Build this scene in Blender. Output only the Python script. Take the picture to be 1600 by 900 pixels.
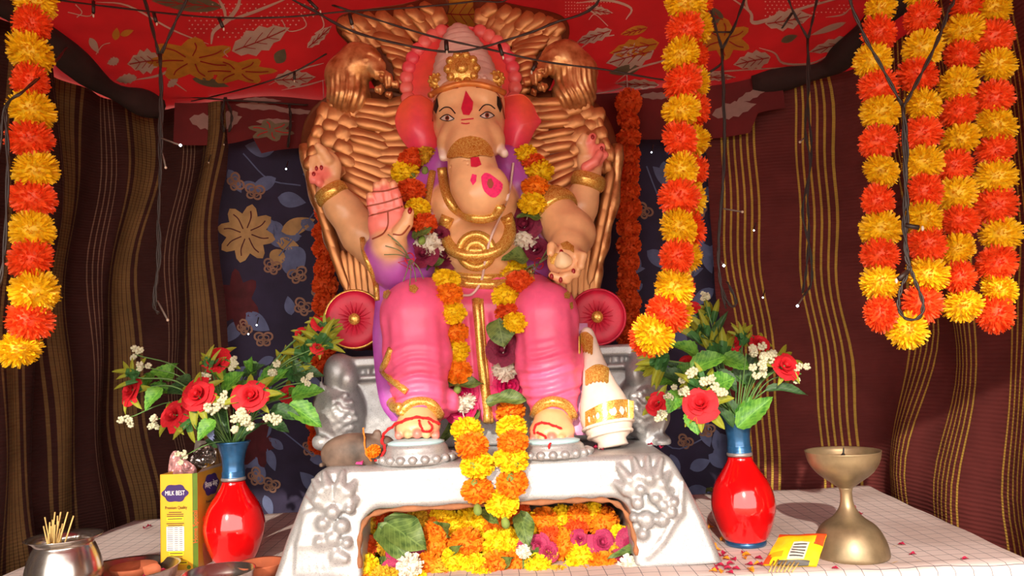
import bpy, bmesh, math, random
import numpy as np
from mathutils import Vector, Matrix
from mathutils.bvhtree import BVHTree
from mathutils.geometry import tessellate_polygon

for o in list(bpy.data.objects):
    bpy.data.objects.remove(o)
scene = bpy.context.scene
COL = scene.collection
random.seed(7)
np.random.seed(7)
pi = math.pi

# ------------------------------------------------------------------ camera
FPX = 1210.0
PITCH = math.radians(5.1)
ROLL = math.radians(2.7)
ZT = 0.75                       # table top
CAM = Vector((0.0, 0.0, ZT + 0.38))
_r0 = Vector((1, 0, 0)); _u0 = Vector((0, -math.sin(PITCH), math.cos(PITCH)))
FWD = Vector((0, math.cos(PITCH), math.sin(PITCH)))
RGT = _r0 * math.cos(ROLL) - _u0 * math.sin(ROLL)
UPV = _r0 * math.sin(ROLL) + _u0 * math.cos(ROLL)
cd = bpy.data.cameras.new('camera')
cam = bpy.data.objects.new('camera', cd)
COL.objects.link(cam)
cd.sensor_width = 36.0
cd.lens = 36.0 * FPX / 1600.0
cd.clip_start = 0.02
M3 = Matrix((RGT, UPV, -FWD)).transposed()
cam.matrix_world = Matrix.Translation(CAM) @ M3.to_4x4()
scene.camera = cam

# ------------------------------------------------------------------ light
world = bpy.data.worlds.new('world')
scene.world = world
world.use_nodes = True
_bg = world.node_tree.nodes['Background']
_bg.inputs[0].default_value = (1.0, 0.94, 0.86, 1)
_bg.inputs[1].default_value = 5.2
sd = bpy.data.lights.new('sun', 'SUN')
sd.energy = 3.9
sd.color = (1.0, 0.90, 0.74)
sd.angle = math.radians(0.7)
sun = bpy.data.objects.new('sun', sd)
COL.objects.link(sun)
SUND = Vector((0.056, 0.32, -0.140)).normalized()     # direction the light travels
sun.rotation_euler = SUND.to_track_quat('-Z', 'Y').to_euler()
sun.location = (-1, -5, 4)
vs = scene.view_settings
vs.view_transform = 'Standard'
vs.look = 'None'
vs.gamma = 1.0
vs.use_curve_mapping = False
vs.exposure = -0.08

# ------------------------------------------------------------------ helpers
def ray(px, py):
    return (FWD * FPX + RGT * (px - 800) + UPV * (450 - py)).normalized()

def W(px, py, Y):
    d = ray(px, py)
    return CAM + d * (Y / d.y)

def S(px, Y):
    return px * Y / FPX

def WZ(px, py, z):
    """point of the pixel ray at height z"""
    d = ray(px, py)
    return CAM + d * ((z - CAM.z) / d.z)

def link(o, parent=None):
    COL.objects.link(o)
    if parent is not None:
        o.parent = parent
        o.matrix_parent_inverse = PW(parent).inverted()
    return o

def PW(o):
    m = o.matrix_basis.copy()
    if o.parent is not None:
        m = PW(o.parent) @ o.matrix_parent_inverse @ m
    return m

def tag(o, label=None, cat=None, group=None, kind=None):
    if label: o['label'] = label
    if cat: o['category'] = cat
    if group: o['group'] = group
    if kind: o['kind'] = kind
    return o

def empty(name, loc, label=None, cat=None, group=None):
    o = bpy.data.objects.new(name, None)
    o.empty_display_size = 0.02
    o.location = loc
    link(o)
    return tag(o, label, cat, group)

def mesh_from(name, verts, faces, smooth=True):
    me = bpy.data.meshes.new(name)
    me.from_pydata([tuple(v) for v in verts], [], faces)
    if smooth:
        me.polygons.foreach_set('use_smooth', [True] * len(me.polygons))
    me.update()
    return me

def obj(name, me, m=None, parent=None, loc=None, mw=None):
    o = bpy.data.objects.new(name, me)
    if m is not None:
        me.materials.clear() if len(me.materials) else None
        for q in (m if isinstance(m, (list, tuple)) else [m]):
            me.materials.append(q)
    if mw is not None: o.matrix_basis = mw
    elif loc is not None: o.location = loc
    return link(o, parent)

def inst(name, me, mw, parent=None):
    o = bpy.data.objects.new(name, me)
    o.matrix_basis = mw
    return link(o, parent)

class MB:
    """collects shapes for one mesh"""
    def __init__(s): s.v = []; s.f = []; s.mi = []
    def add(s, v, f, mi=0):
        n = len(s.v)
        s.v += [tuple(q) for q in v]
        s.f += [tuple(i + n for i in q) for q in f]
        s.mi += [mi] * len(f)
        return s
    def mesh(s, name, smooth=True):
        me = mesh_from(name, s.v, s.f, smooth)
        me.polygons.foreach_set('material_index', s.mi)
        return me
    def build(s, name, m, parent=None, smooth=True, loc=None, mw=None):
        me = s.mesh(name, smooth)
        mi = list(s.mi)
        o = obj(name, me, m, parent, loc, mw)
        me.polygons.foreach_set('material_index', mi)
        return o

def frame(d, up=Vector((0, 0, 1))):
    d = Vector(d).normalized()
    if abs(d.dot(up)) > 0.98: up = Vector((0, 1, 0))
    x = up.cross(d).normalized()
    y = d.cross(x).normalized()
    return x, y, d

def catmull(pts, n=6):
    P = [Vector(p) for p in pts]
    if len(P) < 3: return P
    P = [P[0] * 2 - P[1]] + P + [P[-1] * 2 - P[-2]]
    out = []
    for i in range(1, len(P) - 2):
        a, b, c, d = P[i - 1], P[i], P[i + 1], P[i + 2]
        for k in range(n):
            t = k / n
            out.append(0.5 * ((2 * b) + (c - a) * t + (2 * a - 5 * b + 4 * c - d) * t * t + (3 * b - a - 3 * c + d) * t ** 3))
    out.append(P[-2])
    return out

def tube(pts, r, sides=6, cap=True):
    """verts, faces of a tube along pts; r a number or a list"""
    P = [Vector(p) for p in pts]
    n = len(P)
    R = r if isinstance(r, (list, tuple)) else [r] * n
    v, f = [], []
    x = None
    for i in range(n):
        d = (P[min(i + 1, n - 1)] - P[max(i - 1, 0)])
        if d.length < 1e-9: d = Vector((0, 0, 1))
        d.normalize()
        if x is None:
            x, y, _ = frame(d)
        else:
            x = (x - d * x.dot(d))
            x = x.normalized() if x.length > 1e-6 else frame(d)[0]
            y = d.cross(x)
        for k in range(sides):
            a = 2 * pi * k / sides
            v.append(P[i] + (x * math.cos(a) + y * math.sin(a)) * R[i])
    for i in range(n - 1):
        for k in range(sides):
            k2 = (k + 1) % sides
            f.append((i * sides + k, i * sides + k2, (i + 1) * sides + k2, (i + 1) * sides + k))
    if cap:
        f.append(tuple(reversed(range(sides))))
        f.append(tuple((n - 1) * sides + k for k in range(sides)))
    return v, f

def lathe(prof, seg=32, base=Vector((0, 0, 0)), axis=Vector((0, 0, 1)), close=True):
    """prof: list of (r, h)"""
    x, y, d = frame(axis)
    base = Vector(base)
    v, f = [], []
    n = len(prof)
    for r, h in prof:
        for k in range(seg):
            a = 2 * pi * k / seg
            v.append(base + d * h + (x * math.cos(a) + y * math.sin(a)) * r)
    for i in range(n - 1):
        for k in range(seg):
            k2 = (k + 1) % seg
            f.append((i * seg + k, i * seg + k2, (i + 1) * seg + k2, (i + 1) * seg + k))
    if close:
        f.append(tuple(reversed(range(seg))))
        f.append(tuple((n - 1) * seg + k for k in range(seg)))
    return v, f

def smoothprof(pts, n=5):
    c = catmull([Vector((p[0], p[1], 0)) for p in pts], n)
    return [(max(q.x, 0.0003), q.y) for q in c]

def boxv(c, s, R=None):
    c = Vector(c)
    v = []
    for dx in (-.5, .5):
        for dy in (-.5, .5):
            for dz in (-.5, .5):
                q = Vector((dx * s[0], dy * s[1], dz * s[2]))
                if R is not None: q = R @ q
                v.append(c + q)
    f = [(0, 1, 3, 2), (4, 6, 7, 5), (0, 4, 5, 1), (2, 3, 7, 6), (0, 2, 6, 4), (1, 5, 7, 3)]
    return v, f

def ellv(c, r, seg=14, rings=9, R=None):
    c = Vector(c)
    v, f = [], []
    for i in range(rings + 1):
        t = pi * i / rings
        for k in range(seg):
            a = 2 * pi * k / seg
            q = Vector((r[0] * math.sin(t) * math.cos(a), r[1] * math.sin(t) * math.sin(a), -r[2] * math.cos(t)))
            if R is not None: q = R @ q
            v.append(c + q)
    for i in range(rings):
        for k in range(seg):
            k2 = (k + 1) % seg
            f.append((i * seg + k, i * seg + k2, (i + 1) * seg + k2, (i + 1) * seg + k))
    return v, f

def pillow(outline, Y, th, back=None, p=2.2, rings=(1, .96, .86, .7, .5, .28), n=4, dome=None):
    """closed cushion-like solid; outline in px at depth Y, bulging th metres towards the viewer"""
    pts = catmull([Vector((a, b, 0)) for a, b in outline] + [Vector((outline[0][0], outline[0][1], 0))], n)[:-1]
    cx = sum(q.x for q in pts) / len(pts); cy = sum(q.y for q in pts) / len(pts)
    back = th * 0.5 if back is None else back
    m = len(pts)
    v, f = [], []
    for side in (0, 1):
        for s in rings:
            h = (1 - s ** p)
            off = -h * th if side == 0 else h * back
            for q in pts:
                v.append(W(cx + (q.x - cx) * s, cy + (q.y - cy) * s, Y + off))
    def rng(side, i): return (side * len(rings) + i) * m
    nr = len(rings)
    for side in (0, 1):
        for i in range(nr - 1):
            a, b = rng(side, i), rng(side, i + 1)
            for k in range(m):
                k2 = (k + 1) % m
                q = (a + k, a + k2, b + k2, b + k)
                f.append(q if side == 0 else q[::-1])
        a = rng(side, nr - 1)
        c = len(v)
        v.append(W(cx, cy, Y + (-th if side == 0 else back)))
        for k in range(m):
            q = (a + k, a + (k + 1) % m, c)
            f.append(q if side == 0 else q[::-1])
    a, b = rng(0, 0), rng(1, 0)
    for k in range(m):
        k2 = (k + 1) % m
        f.append((a + k2, a + k, b + k, b + k2))
    return v, f

def bvh_of(objs):
    V, F = [], []
    for o in objs:
        n = len(V)
        mw = PW(o)
        V += [mw @ q.co for q in o.data.vertices]
        F += [tuple(i + n for i in q.vertices) for q in o.data.polygons]
    return BVHTree.FromPolygons(V, F)

def hit(bv, px, py, default=1.5):
    loc, nor, i, d = bv.ray_cast(CAM, ray(px, py))
    if loc is None: return W(px, py, default), Vector((0, -1, 0))
    if nor.dot(ray(px, py)) > 0: nor = -nor
    return loc, nor

def decal(mb, poly, bv, off=0.0015, mi=0, rings=3, smooth=0, maxn=None):
    """printed or painted shape on a surface (outline star-shaped, px)"""
    if smooth: 
        q = catmull([Vector((a, b, 0)) for a, b in poly] + [Vector((poly[0][0], poly[0][1], 0))], smooth)[:-1]
        poly = [(a.x, a.y) for a in q]
    m = len(poly)
    cx = sum(p[0] for p in poly) / m; cy = sum(p[1] for p in poly) / m
    v = []
    cen = hit(bv, cx, cy)[0].y
    def near(px, py):
        loc, nor = hit(bv, px, py, cen)
        if maxn and abs(loc.y - cen) > maxn: loc = W(px, py, cen + maxn * (1 if loc.y > cen else -1))
        return loc, nor
    for r in range(rings):
        s = 1 - r / rings
        for a, b in poly:
            loc, nor = near(cx + (a - cx) * s, cy + (b - cy) * s)
            v.append(loc + nor * off)
    loc, nor = hit(bv, cx, cy)
    v.append(loc + nor * off)
    f = []
    for r in range(rings - 1):
        for k in range(m):
            k2 = (k + 1) % m
            f.append((r * m + k, r * m + k2, (r + 1) * m + k2, (r + 1) * m + k))
    for k in range(m):
        f.append(((rings - 1) * m + k, (rings - 1) * m + (k + 1) % m, rings * m))
    mb.add(v, f, mi)

def decal_line(mb, pts, w, bv, off=0.0015, mi=0, n=5, taper=False):
    """printed or painted stroke of px width w along px points"""
    c = catmull([Vector((a, b, 0)) for a, b in pts], n)
    v, f = [], []
    m = len(c)
    dep = hit(bv, c[m // 2].x, c[m // 2].y)[0].y
    for i, q in enumerate(c):
        d = c[min(i + 1, m - 1)] - c[max(i - 1, 0)]
        d.normalize()
        nx, ny = -d.y, d.x
        ww = w * (0.25 + 0.75 * math.sin(pi * (i + 0.3) / (m - 0.4))) if taper else w
        for s in (-.5, .5):
            loc, nor = hit(bv, q.x + nx * ww * s, q.y + ny * ww * s, dep)
            v.append(loc + nor * off)
    for i in range(m - 1):
        f.append((2 * i, 2 * i + 1, 2 * i + 3, 2 * i + 2))
    mb.add(v, f, mi)

# ------------------------------------------------------------------ signed distance modelling
class Sdf:
    def __init__(s, lo, hi, h):
        s.lo = np.array(lo, float); s.h = h
        s.n = np.ceil((np.array(hi) - s.lo) / h).astype(int) + 1
        s.ax = [s.lo[i] + h * np.arange(s.n[i]) for i in range(3)]
        s.d = np.full(tuple(s.n), 0.5, np.float32)
        s.prims = []
    def _apply(s, fn, lo, hi, k, mode, color):
        pad = k * 1.2 + 2 * s.h + 0.012
        i0 = [max(0, int((lo[i] - pad - s.lo[i]) / s.h)) for i in range(3)]
        i1 = [min(s.n[i], int((hi[i] + pad - s.lo[i]) / s.h) + 2) for i in range(3)]
        if any(a >= b for a, b in zip(i0, i1)): return
        X, Y, Z = np.meshgrid(s.ax[0][i0[0]:i1[0]], s.ax[1][i0[1]:i1[1]], s.ax[2][i0[2]:i1[2]], indexing='ij')
        b = fn(X, Y, Z)
        sl = (slice(i0[0], i1[0]), slice(i0[1], i1[1]), slice(i0[2], i1[2]))
        a = s.d[sl]
        if mode == 'add':
            hh = np.clip(0.5 + 0.5 * (a - b) / k, 0, 1)
            s.d[sl] = a + (b - a) * hh - k * hh * (1 - hh)
        else:
            hh = np.clip(0.5 - 0.5 * (a + b) / k, 0, 1)
            s.d[sl] = a + (-b - a) * hh + k * hh * (1 - hh)
        if color is not None and mode == 'add':
            s.prims.append((fn, np.array(color, float)))
    def cap(s, a, ra, b, rb, k=0.012, color=None, mode='add'):
        a = np.array(a, float); b = np.array(b, float); ba = b - a; L = max(ba @ ba, 1e-9)
        def fn(X, Y, Z):
            px, py, pz = X - a[0], Y - a[1], Z - a[2]
            t = np.clip((px * ba[0] + py * ba[1] + pz * ba[2]) / L, 0, 1)
            return np.sqrt((px - t * ba[0]) ** 2 + (py - t * ba[1]) ** 2 + (pz - t * ba[2]) ** 2) - (ra + (rb - ra) * t)
        R = max(ra, rb)
        s._apply(fn, np.minimum(a, b) - R, np.maximum(a, b) + R, k, mode, color)
    def chain(s, pts, k=0.012, color=None, mode='add'):
        """pts: (point, radius)"""
        for (p, r), (q, t) in zip(pts, pts[1:]): s.cap(p, r, q, t, k, color, mode)
    def ell(s, c, r, R=None, k=0.012, color=None, mode='add'):
        c = np.array(c, float); r = np.array(r, float)
        Ri = np.array(R.transposed()) if R is not None else np.eye(3)
        def fn(X, Y, Z):
            px, py, pz = X - c[0], Y - c[1], Z - c[2]
            qx = Ri[0, 0] * px + Ri[0, 1] * py + Ri[0, 2] * pz
            qy = Ri[1, 0] * px + Ri[1, 1] * py + Ri[1, 2] * pz
            qz = Ri[2, 0] * px + Ri[2, 1] * py + Ri[2, 2] * pz
            k0 = np.sqrt((qx / r[0]) ** 2 + (qy / r[1]) ** 2 + (qz / r[2]) ** 2)
            k1 = np.sqrt((qx / r[0] ** 2) ** 2 + (qy / r[1] ** 2) ** 2 + (qz / r[2] ** 2) ** 2)
            return np.where(k1 > 1e-9, k0 * (k0 - 1) / np.maximum(k1, 1e-9), -r.min())
        m = r.max()
        s._apply(fn, c - m, c + m, k, mode, color)
    def box(s, c, hs, rad=0.01, R=None, k=0.012, color=None, mode='add'):
        c = np.array(c, float); hs = np.array(hs, float) - rad
        Ri = np.array(R.transposed()) if R is not None else np.eye(3)
        def fn(X, Y, Z):
            px, py, pz = X - c[0], Y - c[1], Z - c[2]
            qx = np.abs(Ri[0, 0] * px + Ri[0, 1] * py + Ri[0, 2] * pz) - hs[0]
            qy = np.abs(Ri[1, 0] * px + Ri[1, 1] * py + Ri[1, 2] * pz) - hs[1]
            qz = np.abs(Ri[2, 0] * px + Ri[2, 1] * py + Ri[2, 2] * pz) - hs[2]
            o = np.sqrt(np.maximum(qx, 0) ** 2 + np.maximum(qy, 0) ** 2 + np.maximum(qz, 0) ** 2)
            return o + np.minimum(np.maximum(qx, np.maximum(qy, qz)), 0) - rad
        m = np.linalg.norm(hs) + rad
        s._apply(fn, c - m, c + m, k, mode, color)
    def fn(s, fn, lo, hi, k=0.012, color=None, mode='add'):
        s._apply(fn, np.array(lo), np.array(hi), k, mode, color)
    def mesh(s, name, disp=None, soft=0.0025, paint=None):
        d = s.d
        ins = d < 0
        c = [ins[i:i - 1 or None, j:j - 1 or None, k:k - 1 or None] for i in (0, 1) for j in (0, 1) for k in (0, 1)]
        anyi = np.logical_or.reduce(c); alli = np.logical_and.reduce(c)
        act = anyi & ~alli
        idx = np.full(act.shape, -1, np.int64)
        cells = np.argwhere(act)
        idx[act] = np.arange(len(cells))
        acc = np.zeros((len(cells), 3)); cnt = np.zeros(len(cells))
        offs = [(i, j, k) for i in (0, 1) for j in (0, 1) for k in (0, 1)]
        for a in offs:
            for ax in range(3):
                if a[ax] == 1: continue
                b = list(a); b[ax] = 1
                da = d[cells[:, 0] + a[0], cells[:, 1] + a[1], cells[:, 2] + a[2]]
                db = d[cells[:, 0] + b[0], cells[:, 1] + b[1], cells[:, 2] + b[2]]
                m = (da < 0) != (db < 0)
                t = np.where(m, da / np.where(m, da - db, 1), 0)
                p = np.array(a, float)[None, :].repeat(len(cells), 0)
                p[:, ax] += t
                acc[m] += p[m]; cnt[m] += 1
        V = s.lo + (cells + acc / np.maximum(cnt, 1)[:, None]) * s.h
        F = []
        for ax in range(3):
            o1, o2 = [(1, 2), (2, 0), (0, 1)][ax]
            sh = list(d.shape)
            A = [slice(0, q) for q in sh]; B = [slice(0, q) for q in sh]
            A[ax] = slice(0, sh[ax] - 1); B[ax] = slice(1, sh[ax])
            sa = ins[tuple(A)]; sb = ins[tuple(B)]
            e = np.argwhere(sa != sb)
            e = e[(e[:, o1] > 0) & (e[:, o2] > 0) & (e[:, o1] < sh[o1] - 1) & (e[:, o2] < sh[o2] - 1)]
            def cell(a, b):
                q = e.copy(); q[:, o1] += a; q[:, o2] += b
                return idx[q[:, 0], q[:, 1], q[:, 2]]
            quad = np.stack([cell(-1, -1), cell(0, -1), cell(0, 0), cell(-1, 0)], 1)
            flip = ~ins[e[:, 0], e[:, 1], e[:, 2]]
            quad[flip] = quad[flip][:, ::-1]
            quad = quad[(quad >= 0).all(1)]
            F.append(quad)
        F = np.concatenate(F)
        me = bpy.data.meshes.new(name)
        me.from_pydata(V.tolist(), [], F.tolist())
        me.polygons.foreach_set('use_smooth', [True] * len(me.polygons))
        me.update()
        if disp is not None:
            N = np.empty(len(V) * 3, np.float32)
            me.vertices.foreach_get('normal', N)
            N = N.reshape(-1, 3)
            V = V + N * disp(V, N)[:, None]
            me.vertices.foreach_set('co', V.astype(np.float32).ravel())
            me.update()
        if s.prims:
            w = np.zeros(len(V)); C = np.zeros((len(V), 3))
            ds = np.stack([f(V[:, 0], V[:, 1], V[:, 2]) for f, _ in s.prims])
            ds -= ds.min(0)
            for i, (f, col) in enumerate(s.prims):
                q = np.exp(-np.minimum(ds[i] / soft, 50))
                w += q; C += q[:, None] * col
            C /= w[:, None]
            if paint is not None: C = paint(V, C)
            at = me.color_attributes.new('paint', 'FLOAT_COLOR', 'POINT')
            at.data.foreach_set('color', np.concatenate([C, np.ones((len(V), 1))], 1).astype(np.float32).ravel())
        return me

# ------------------------------------------------------------------ materials
MATS = {}
def nt(name):
    m = bpy.data.materials.new(name); m.use_nodes = True
    t = m.node_tree
    return m, t, t.nodes['Principled BSDF']
def N(t, typ, **kw):
    n = t.nodes.new(typ)
    for k, v in kw.items():
        if k in n.inputs: n.inputs[k].default_value = v
        else: setattr(n, k, v)
    return n
def ramp(t, src, stops):
    n = t.nodes.new('ShaderNodeValToRGB')
    e = n.color_ramp.elements
    while len(e) > 1: e.remove(e[-1])
    e[0].position = stops[0][0]; e[0].color = (*stops[0][1], 1)
    for p, c in stops[1:]:
        q = e.new(p); q.color = (*c, 1)
    t.links.new(src, n.inputs[0])
    return n
def lin(r, g, b):
    f = lambda c: (c / 255 / 12.92) if c / 255 <= 0.04045 else ((c / 255 + 0.055) / 1.055) ** 2.4
    return (f(r), f(g), f(b))
def mat(name, col, rough=0.5, metal=0.0, var=0.12, vscale=30, bump=0.0, bscale=120, attr=None, sub=0.0, trans=0.0, coat=0.0, spec=0.5, bdist=0.002, emit=None):
    """principled material with noise-driven colour variation and relief"""
    if name in MATS: return MATS[name]
    m, t, b = nt(name)
    tc = N(t, 'ShaderNodeTexCoord')
    if attr:
        a = N(t, 'ShaderNodeAttribute', attribute_name=attr)
        csrc = a.outputs['Color']
    else:
        a = N(t, 'ShaderNodeRGB'); a.outputs[0].default_value = (*col, 1)
        csrc = a.outputs[0]
    if var > 0:
        nz = N(t, 'ShaderNodeTexNoise', Scale=vscale, Detail=5.0)
        t.links.new(tc.outputs['Object'], nz.inputs['Vector'])
        mr = N(t, 'ShaderNodeMapRange'); mr.inputs[1].default_value = 0.3; mr.inputs[2].default_value = 0.7
        mr.inputs[3].default_value = 1 - var; mr.inputs[4].default_value = 1 + var
        t.links.new(nz.outputs[0], mr.inputs[0])
        vm = N(t, 'ShaderNodeVectorMath', operation='SCALE')
        t.links.new(csrc, vm.inputs[0]); t.links.new(mr.outputs[0], vm.inputs['Scale'])
        csrc = vm.outputs[0]
    t.links.new(csrc, b.inputs['Base Color'])
    b.inputs['Roughness'].default_value = rough
    b.inputs['Metallic'].default_value = metal
    b.inputs['Specular IOR Level'].default_value = spec
    b.inputs['Coat Weight'].default_value = coat
    if sub: b.inputs['Subsurface Weight'].default_value = sub; b.inputs['Subsurface Scale'].default_value = 0.01
    if emit: b.inputs['Emission Color'].default_value = (*emit[0], 1); b.inputs['Emission Strength'].default_value = emit[1]
    if bump > 0:
        nb = N(t, 'ShaderNodeTexNoise', Scale=bscale, Detail=6.0)
        t.links.new(tc.outputs['Object'], nb.inputs['Vector'])
        bp = N(t, 'ShaderNodeBump', Strength=bump, Distance=bdist)
        t.links.new(nb.outputs[0], bp.inputs['Height'])
        t.links.new(bp.outputs[0], b.inputs['Normal'])
    if trans > 0:
        tr = N(t, 'ShaderNodeBsdfTranslucent')
        t.links.new(csrc, tr.inputs[0])
        mx = N(t, 'ShaderNodeMixShader'); mx.inputs[0].default_value = trans
        t.links.new(b.outputs[0], mx.inputs[1]); t.links.new(tr.outputs[0], mx.inputs[2])
        t.links.new(mx.outputs[0], t.nodes['Material Output'].inputs[0])
    MATS[name] = m
    return m
def glitter(name, c1, c2, scale=700, rough=0.25, metal=0.85, strength=1.0):
    """flakes: cells with their own colour and tilt"""
    if name in MATS: return MATS[name]
    m, t, b = nt(name)
    tc = N(t, 'ShaderNodeTexCoord')
    vo = N(t, 'ShaderNodeTexVoronoi', Scale=scale)
    t.links.new(tc.outputs['Object'], vo.inputs['Vector'])
    sp = N(t, 'ShaderNodeSeparateColor')
    t.links.new(vo.outputs['Color'], sp.inputs[0])
    r = ramp(t, sp.outputs[0], [(0, c1), (0.55, tuple(0.5 * (a + q) for a, q in zip(c1, c2))), (1, c2)])
    t.links.new(r.outputs[0], b.inputs['Base Color'])
    b.inputs['Roughness'].default_value = rough
    b.inputs['Metallic'].default_value = metal
    bp = N(t, 'ShaderNodeBump', Strength=strength, Distance=0.0025)
    t.links.new(sp.outputs[1], bp.inputs['Height'])
    t.links.new(bp.outputs[0], b.inputs['Normal'])
    MATS[name] = m
    return m
# ================================================================== the setting
CZ = CAM.z
# ---- ground
m_ground = mat('trodden_sandy_ground', lin(140, 118, 94), 0.95, var=0.2, vscale=6, bump=0.4, bscale=25)
v, f = boxv((0, -1.0, -0.05), (16, 16, 0.1))
tag(MB().add(v, f).build('floor', m_ground, smooth=False), kind='structure')

# ---- ceiling: red printed cloth, rising towards the middle, dropping to the open front
def ceil_z(x, y):
    back = CZ + 0.765 - 0.03 * math.exp(-((x - 0.15) / 0.5) ** 2)
    t = min(max((2.16 - y) / 0.5, 0), 1)
    mid = 0.17 * math.exp(-((x + 0.05) / 0.55) ** 2) * t * t * (3 - 2 * t)
    side = 0.05 * t
    z = back + mid + side
    if y < 0.9:
        q = (0.9 - y) / 1.1
        z = z * (1 - q * q) + (CZ + 0.715) * q * q
    z += 0.010 * math.sin(7 * x + 2.1 * y) * math.sin(5 * y + 1.3 * x) + 0.006 * math.sin(17 * x + 9 * y)
    return z
m_red = mat('red_print_cloth', lin(152, 15, 18), 0.8, var=0.18, vscale=9, bump=0.25, bscale=700, trans=0.12)
mb = MB()
nx, ny = 70, 70
vv = []
for j in range(ny + 1):
    for i in range(nx + 1):
        x = -1.62 + 3.2 * i / nx; y = -0.2 + 2.62 * j / ny
        vv.append((x, y, ceil_z(x, y)))
ff = [(j * (nx + 1) + i, j * (nx + 1) + i + 1, (j + 1) * (nx + 1) + i + 1, (j + 1) * (nx + 1) + i) for j in range(ny) for i in range(nx)]
mb.add(vv, ff)
ceiling = tag(mb.build('ceiling', m_red), kind='structure')
bv_ceil = bvh_of([ceiling])

# ---- hanging blankets: columns of cloth cut at the stripe edges
def cloth_wall(name, path, cols, mats, ztop, folds, lateral, rows=44):
    P = catmull([Vector((a, b, 0)) for a, b in path], 10)
    L = [0.0]
    for a, b in zip(P, P[1:]): L.append(L[-1] + (b - a).length)
    xs = np.array([p.x for p in P]); ys = np.array([p.y for p in P]); L = np.array(L)
    def at(u):
        u = min(max(u, 0), L[-1])
        return np.interp(u, L, xs), np.interp(u, L, ys)
    us, mi = [0.0], []
    k = 0
    while us[-1] < L[-1]:
        w, m = cols[k % len(cols)]; k += 1
        nsub = max(1, int(w / 0.012))
        for q in range(nsub):
            us.append(us[-1] + w / nsub); mi.append(m)
    v, f = [], []
    nc = len(us)
    for j in range(rows + 1):
        t = j / rows
        for u in us:
            x0, y0 = at(u)
            z = 0.01 + (ztop(x0, y0) - 0.01) * t
            uu = u + lateral(u, z)
            x, y = at(uu)
            x2, y2 = at(uu + 0.01); x1, y1 = at(uu - 0.01)
            tx, ty = x2 - x1, y2 - y1
            n = math.hypot(tx, ty) or 1
            d = folds(u, z)
            v.append((x - ty / n * d, y + tx / n * d, z))
    fm = []
    for j in range(rows):
        for i in range(nc - 1):
            f.append((j * nc + i, j * nc + i + 1, (j + 1) * nc + i + 1, (j + 1) * nc + i)); fm.append(mi[i])
    me = mesh_from(name, v, f)
    o = obj(name, me, mats)
    me.polygons.foreach_set('material_index', fm)
    return tag(o, kind='structure')

def sstep(t):
    t = min(max(t, 0), 1); return t * t * (3 - 2 * t)
def woven(name, col, scale=260):
    m, t, b = nt(name)
    tc = N(t, 'ShaderNodeTexCoord')
    wv = N(t, 'ShaderNodeTexWave', Scale=scale / 6.28 * 1.0, Distortion=1.2, Detail=1.0)
    wv.bands_direction = 'Z'
    t.links.new(tc.outputs['Object'], wv.inputs['Vector'])
    nz = N(t, 'ShaderNodeTexNoise', Scale=14.0)
    t.links.new(tc.outputs['Object'], nz.inputs['Vector'])
    r = ramp(t, nz.outputs[0], [(0.3, tuple(c * 0.85 for c in col)), (0.7, tuple(c * 1.15 for c in col))])
    t.links.new(r.outputs[0], b.inputs['Base Color'])
    bp = N(t, 'ShaderNodeBump', Strength=0.55, Distance=0.003)
    t.links.new(wv.outputs[0], bp.inputs['Height'])
    t.links.new(bp.outputs[0], b.inputs['Normal'])
    b.inputs['Roughness'].default_value = 0.9
    b.inputs['Specular IOR Level'].default_value = 0.2
    return m
m_lbase = woven('dark_brown_blanket', lin(58, 30, 26))
m_lstr = woven('ochre_blanket_stripe', lin(110, 82, 48))
m_lfine = woven('tan_blanket_line', lin(118, 88, 70))
m_rbase = woven('maroon_blanket', lin(98, 42, 40), 210)
m_rstr = woven('yellow_blanket_stripe', lin(180, 146, 62), 330)
lc = [(0.020, 0), (0.007, 1), (0.010, 0)] + [q for _ in range(5) for q in ((0.0088, 1), (0.0014, 0))] + [(0.010, 0), (0.007, 1), (0.034, 0)] \
     + [q for _ in range(4) for q in ((0.0026, 2), (0.008, 0))] + [(0.034, 0)]
left_path = [(-0.785, 2.15), (-0.88, 2.165), (-1.03, 2.16), (-1.13, 2.05), (-1.125, 1.75), (-1.14, 1.45), (-1.20, 1.0), (-1.38, 0.4), (-1.55, -0.2)]
wall_left = cloth_wall('wall_left', left_path, lc, [m_lbase, m_lstr, m_lfine],
    lambda x, y: ceil_z(x, y) - 0.005,
    lambda u, z: 0.022 * math.sin(u * 21 + 1.1 * math.sin(z * 5)) + 0.012 * math.sin(u * 47 + z * 3),
    lambda u, z: 0.030 * math.sin(z * 5.2 + u * 2.4 + 0.6) * min(1, z) + 0.010 * math.sin(z * 13 + u * 6))
rc = [(0.045, 0)] + [q for _ in range(6) for q in ((0.0058, 1), (0.0125, 0))] + [(0.05, 0)]
right_path = [(0.575, 2.185), (0.74, 2.18), (0.88, 2.155), (0.955, 2.09), (0.950, 1.9), (0.975, 1.6), (1.015, 1.36), (1.10, 1.0), (1.26, 0.4), (1.42, -0.2)]
wall_right = cloth_wall('wall_right', right_path, rc, [m_rbase, m_rstr],
    lambda x, y: ceil_z(x, y) - 0.005,
    lambda u, z: 0.010 * math.sin(u * 24 + 0.8 * math.sin(z * 6)) + 0.006 * math.sin(u * 11 + z * 7) + 0.006 * math.sin(z * 9 + u * 16) + 0.10 * sstep((z - ZT) / 0.42) * sstep((u - 0.28) / 0.2),
    lambda u, z: 0.009 * math.sin(z * 7.5 + u * 3.0) * min(1, z) + 0.005 * math.sin(z * 17 + u * 5))
bv_left = bvh_of([wall_left]); bv_right = bvh_of([wall_right])

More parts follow.
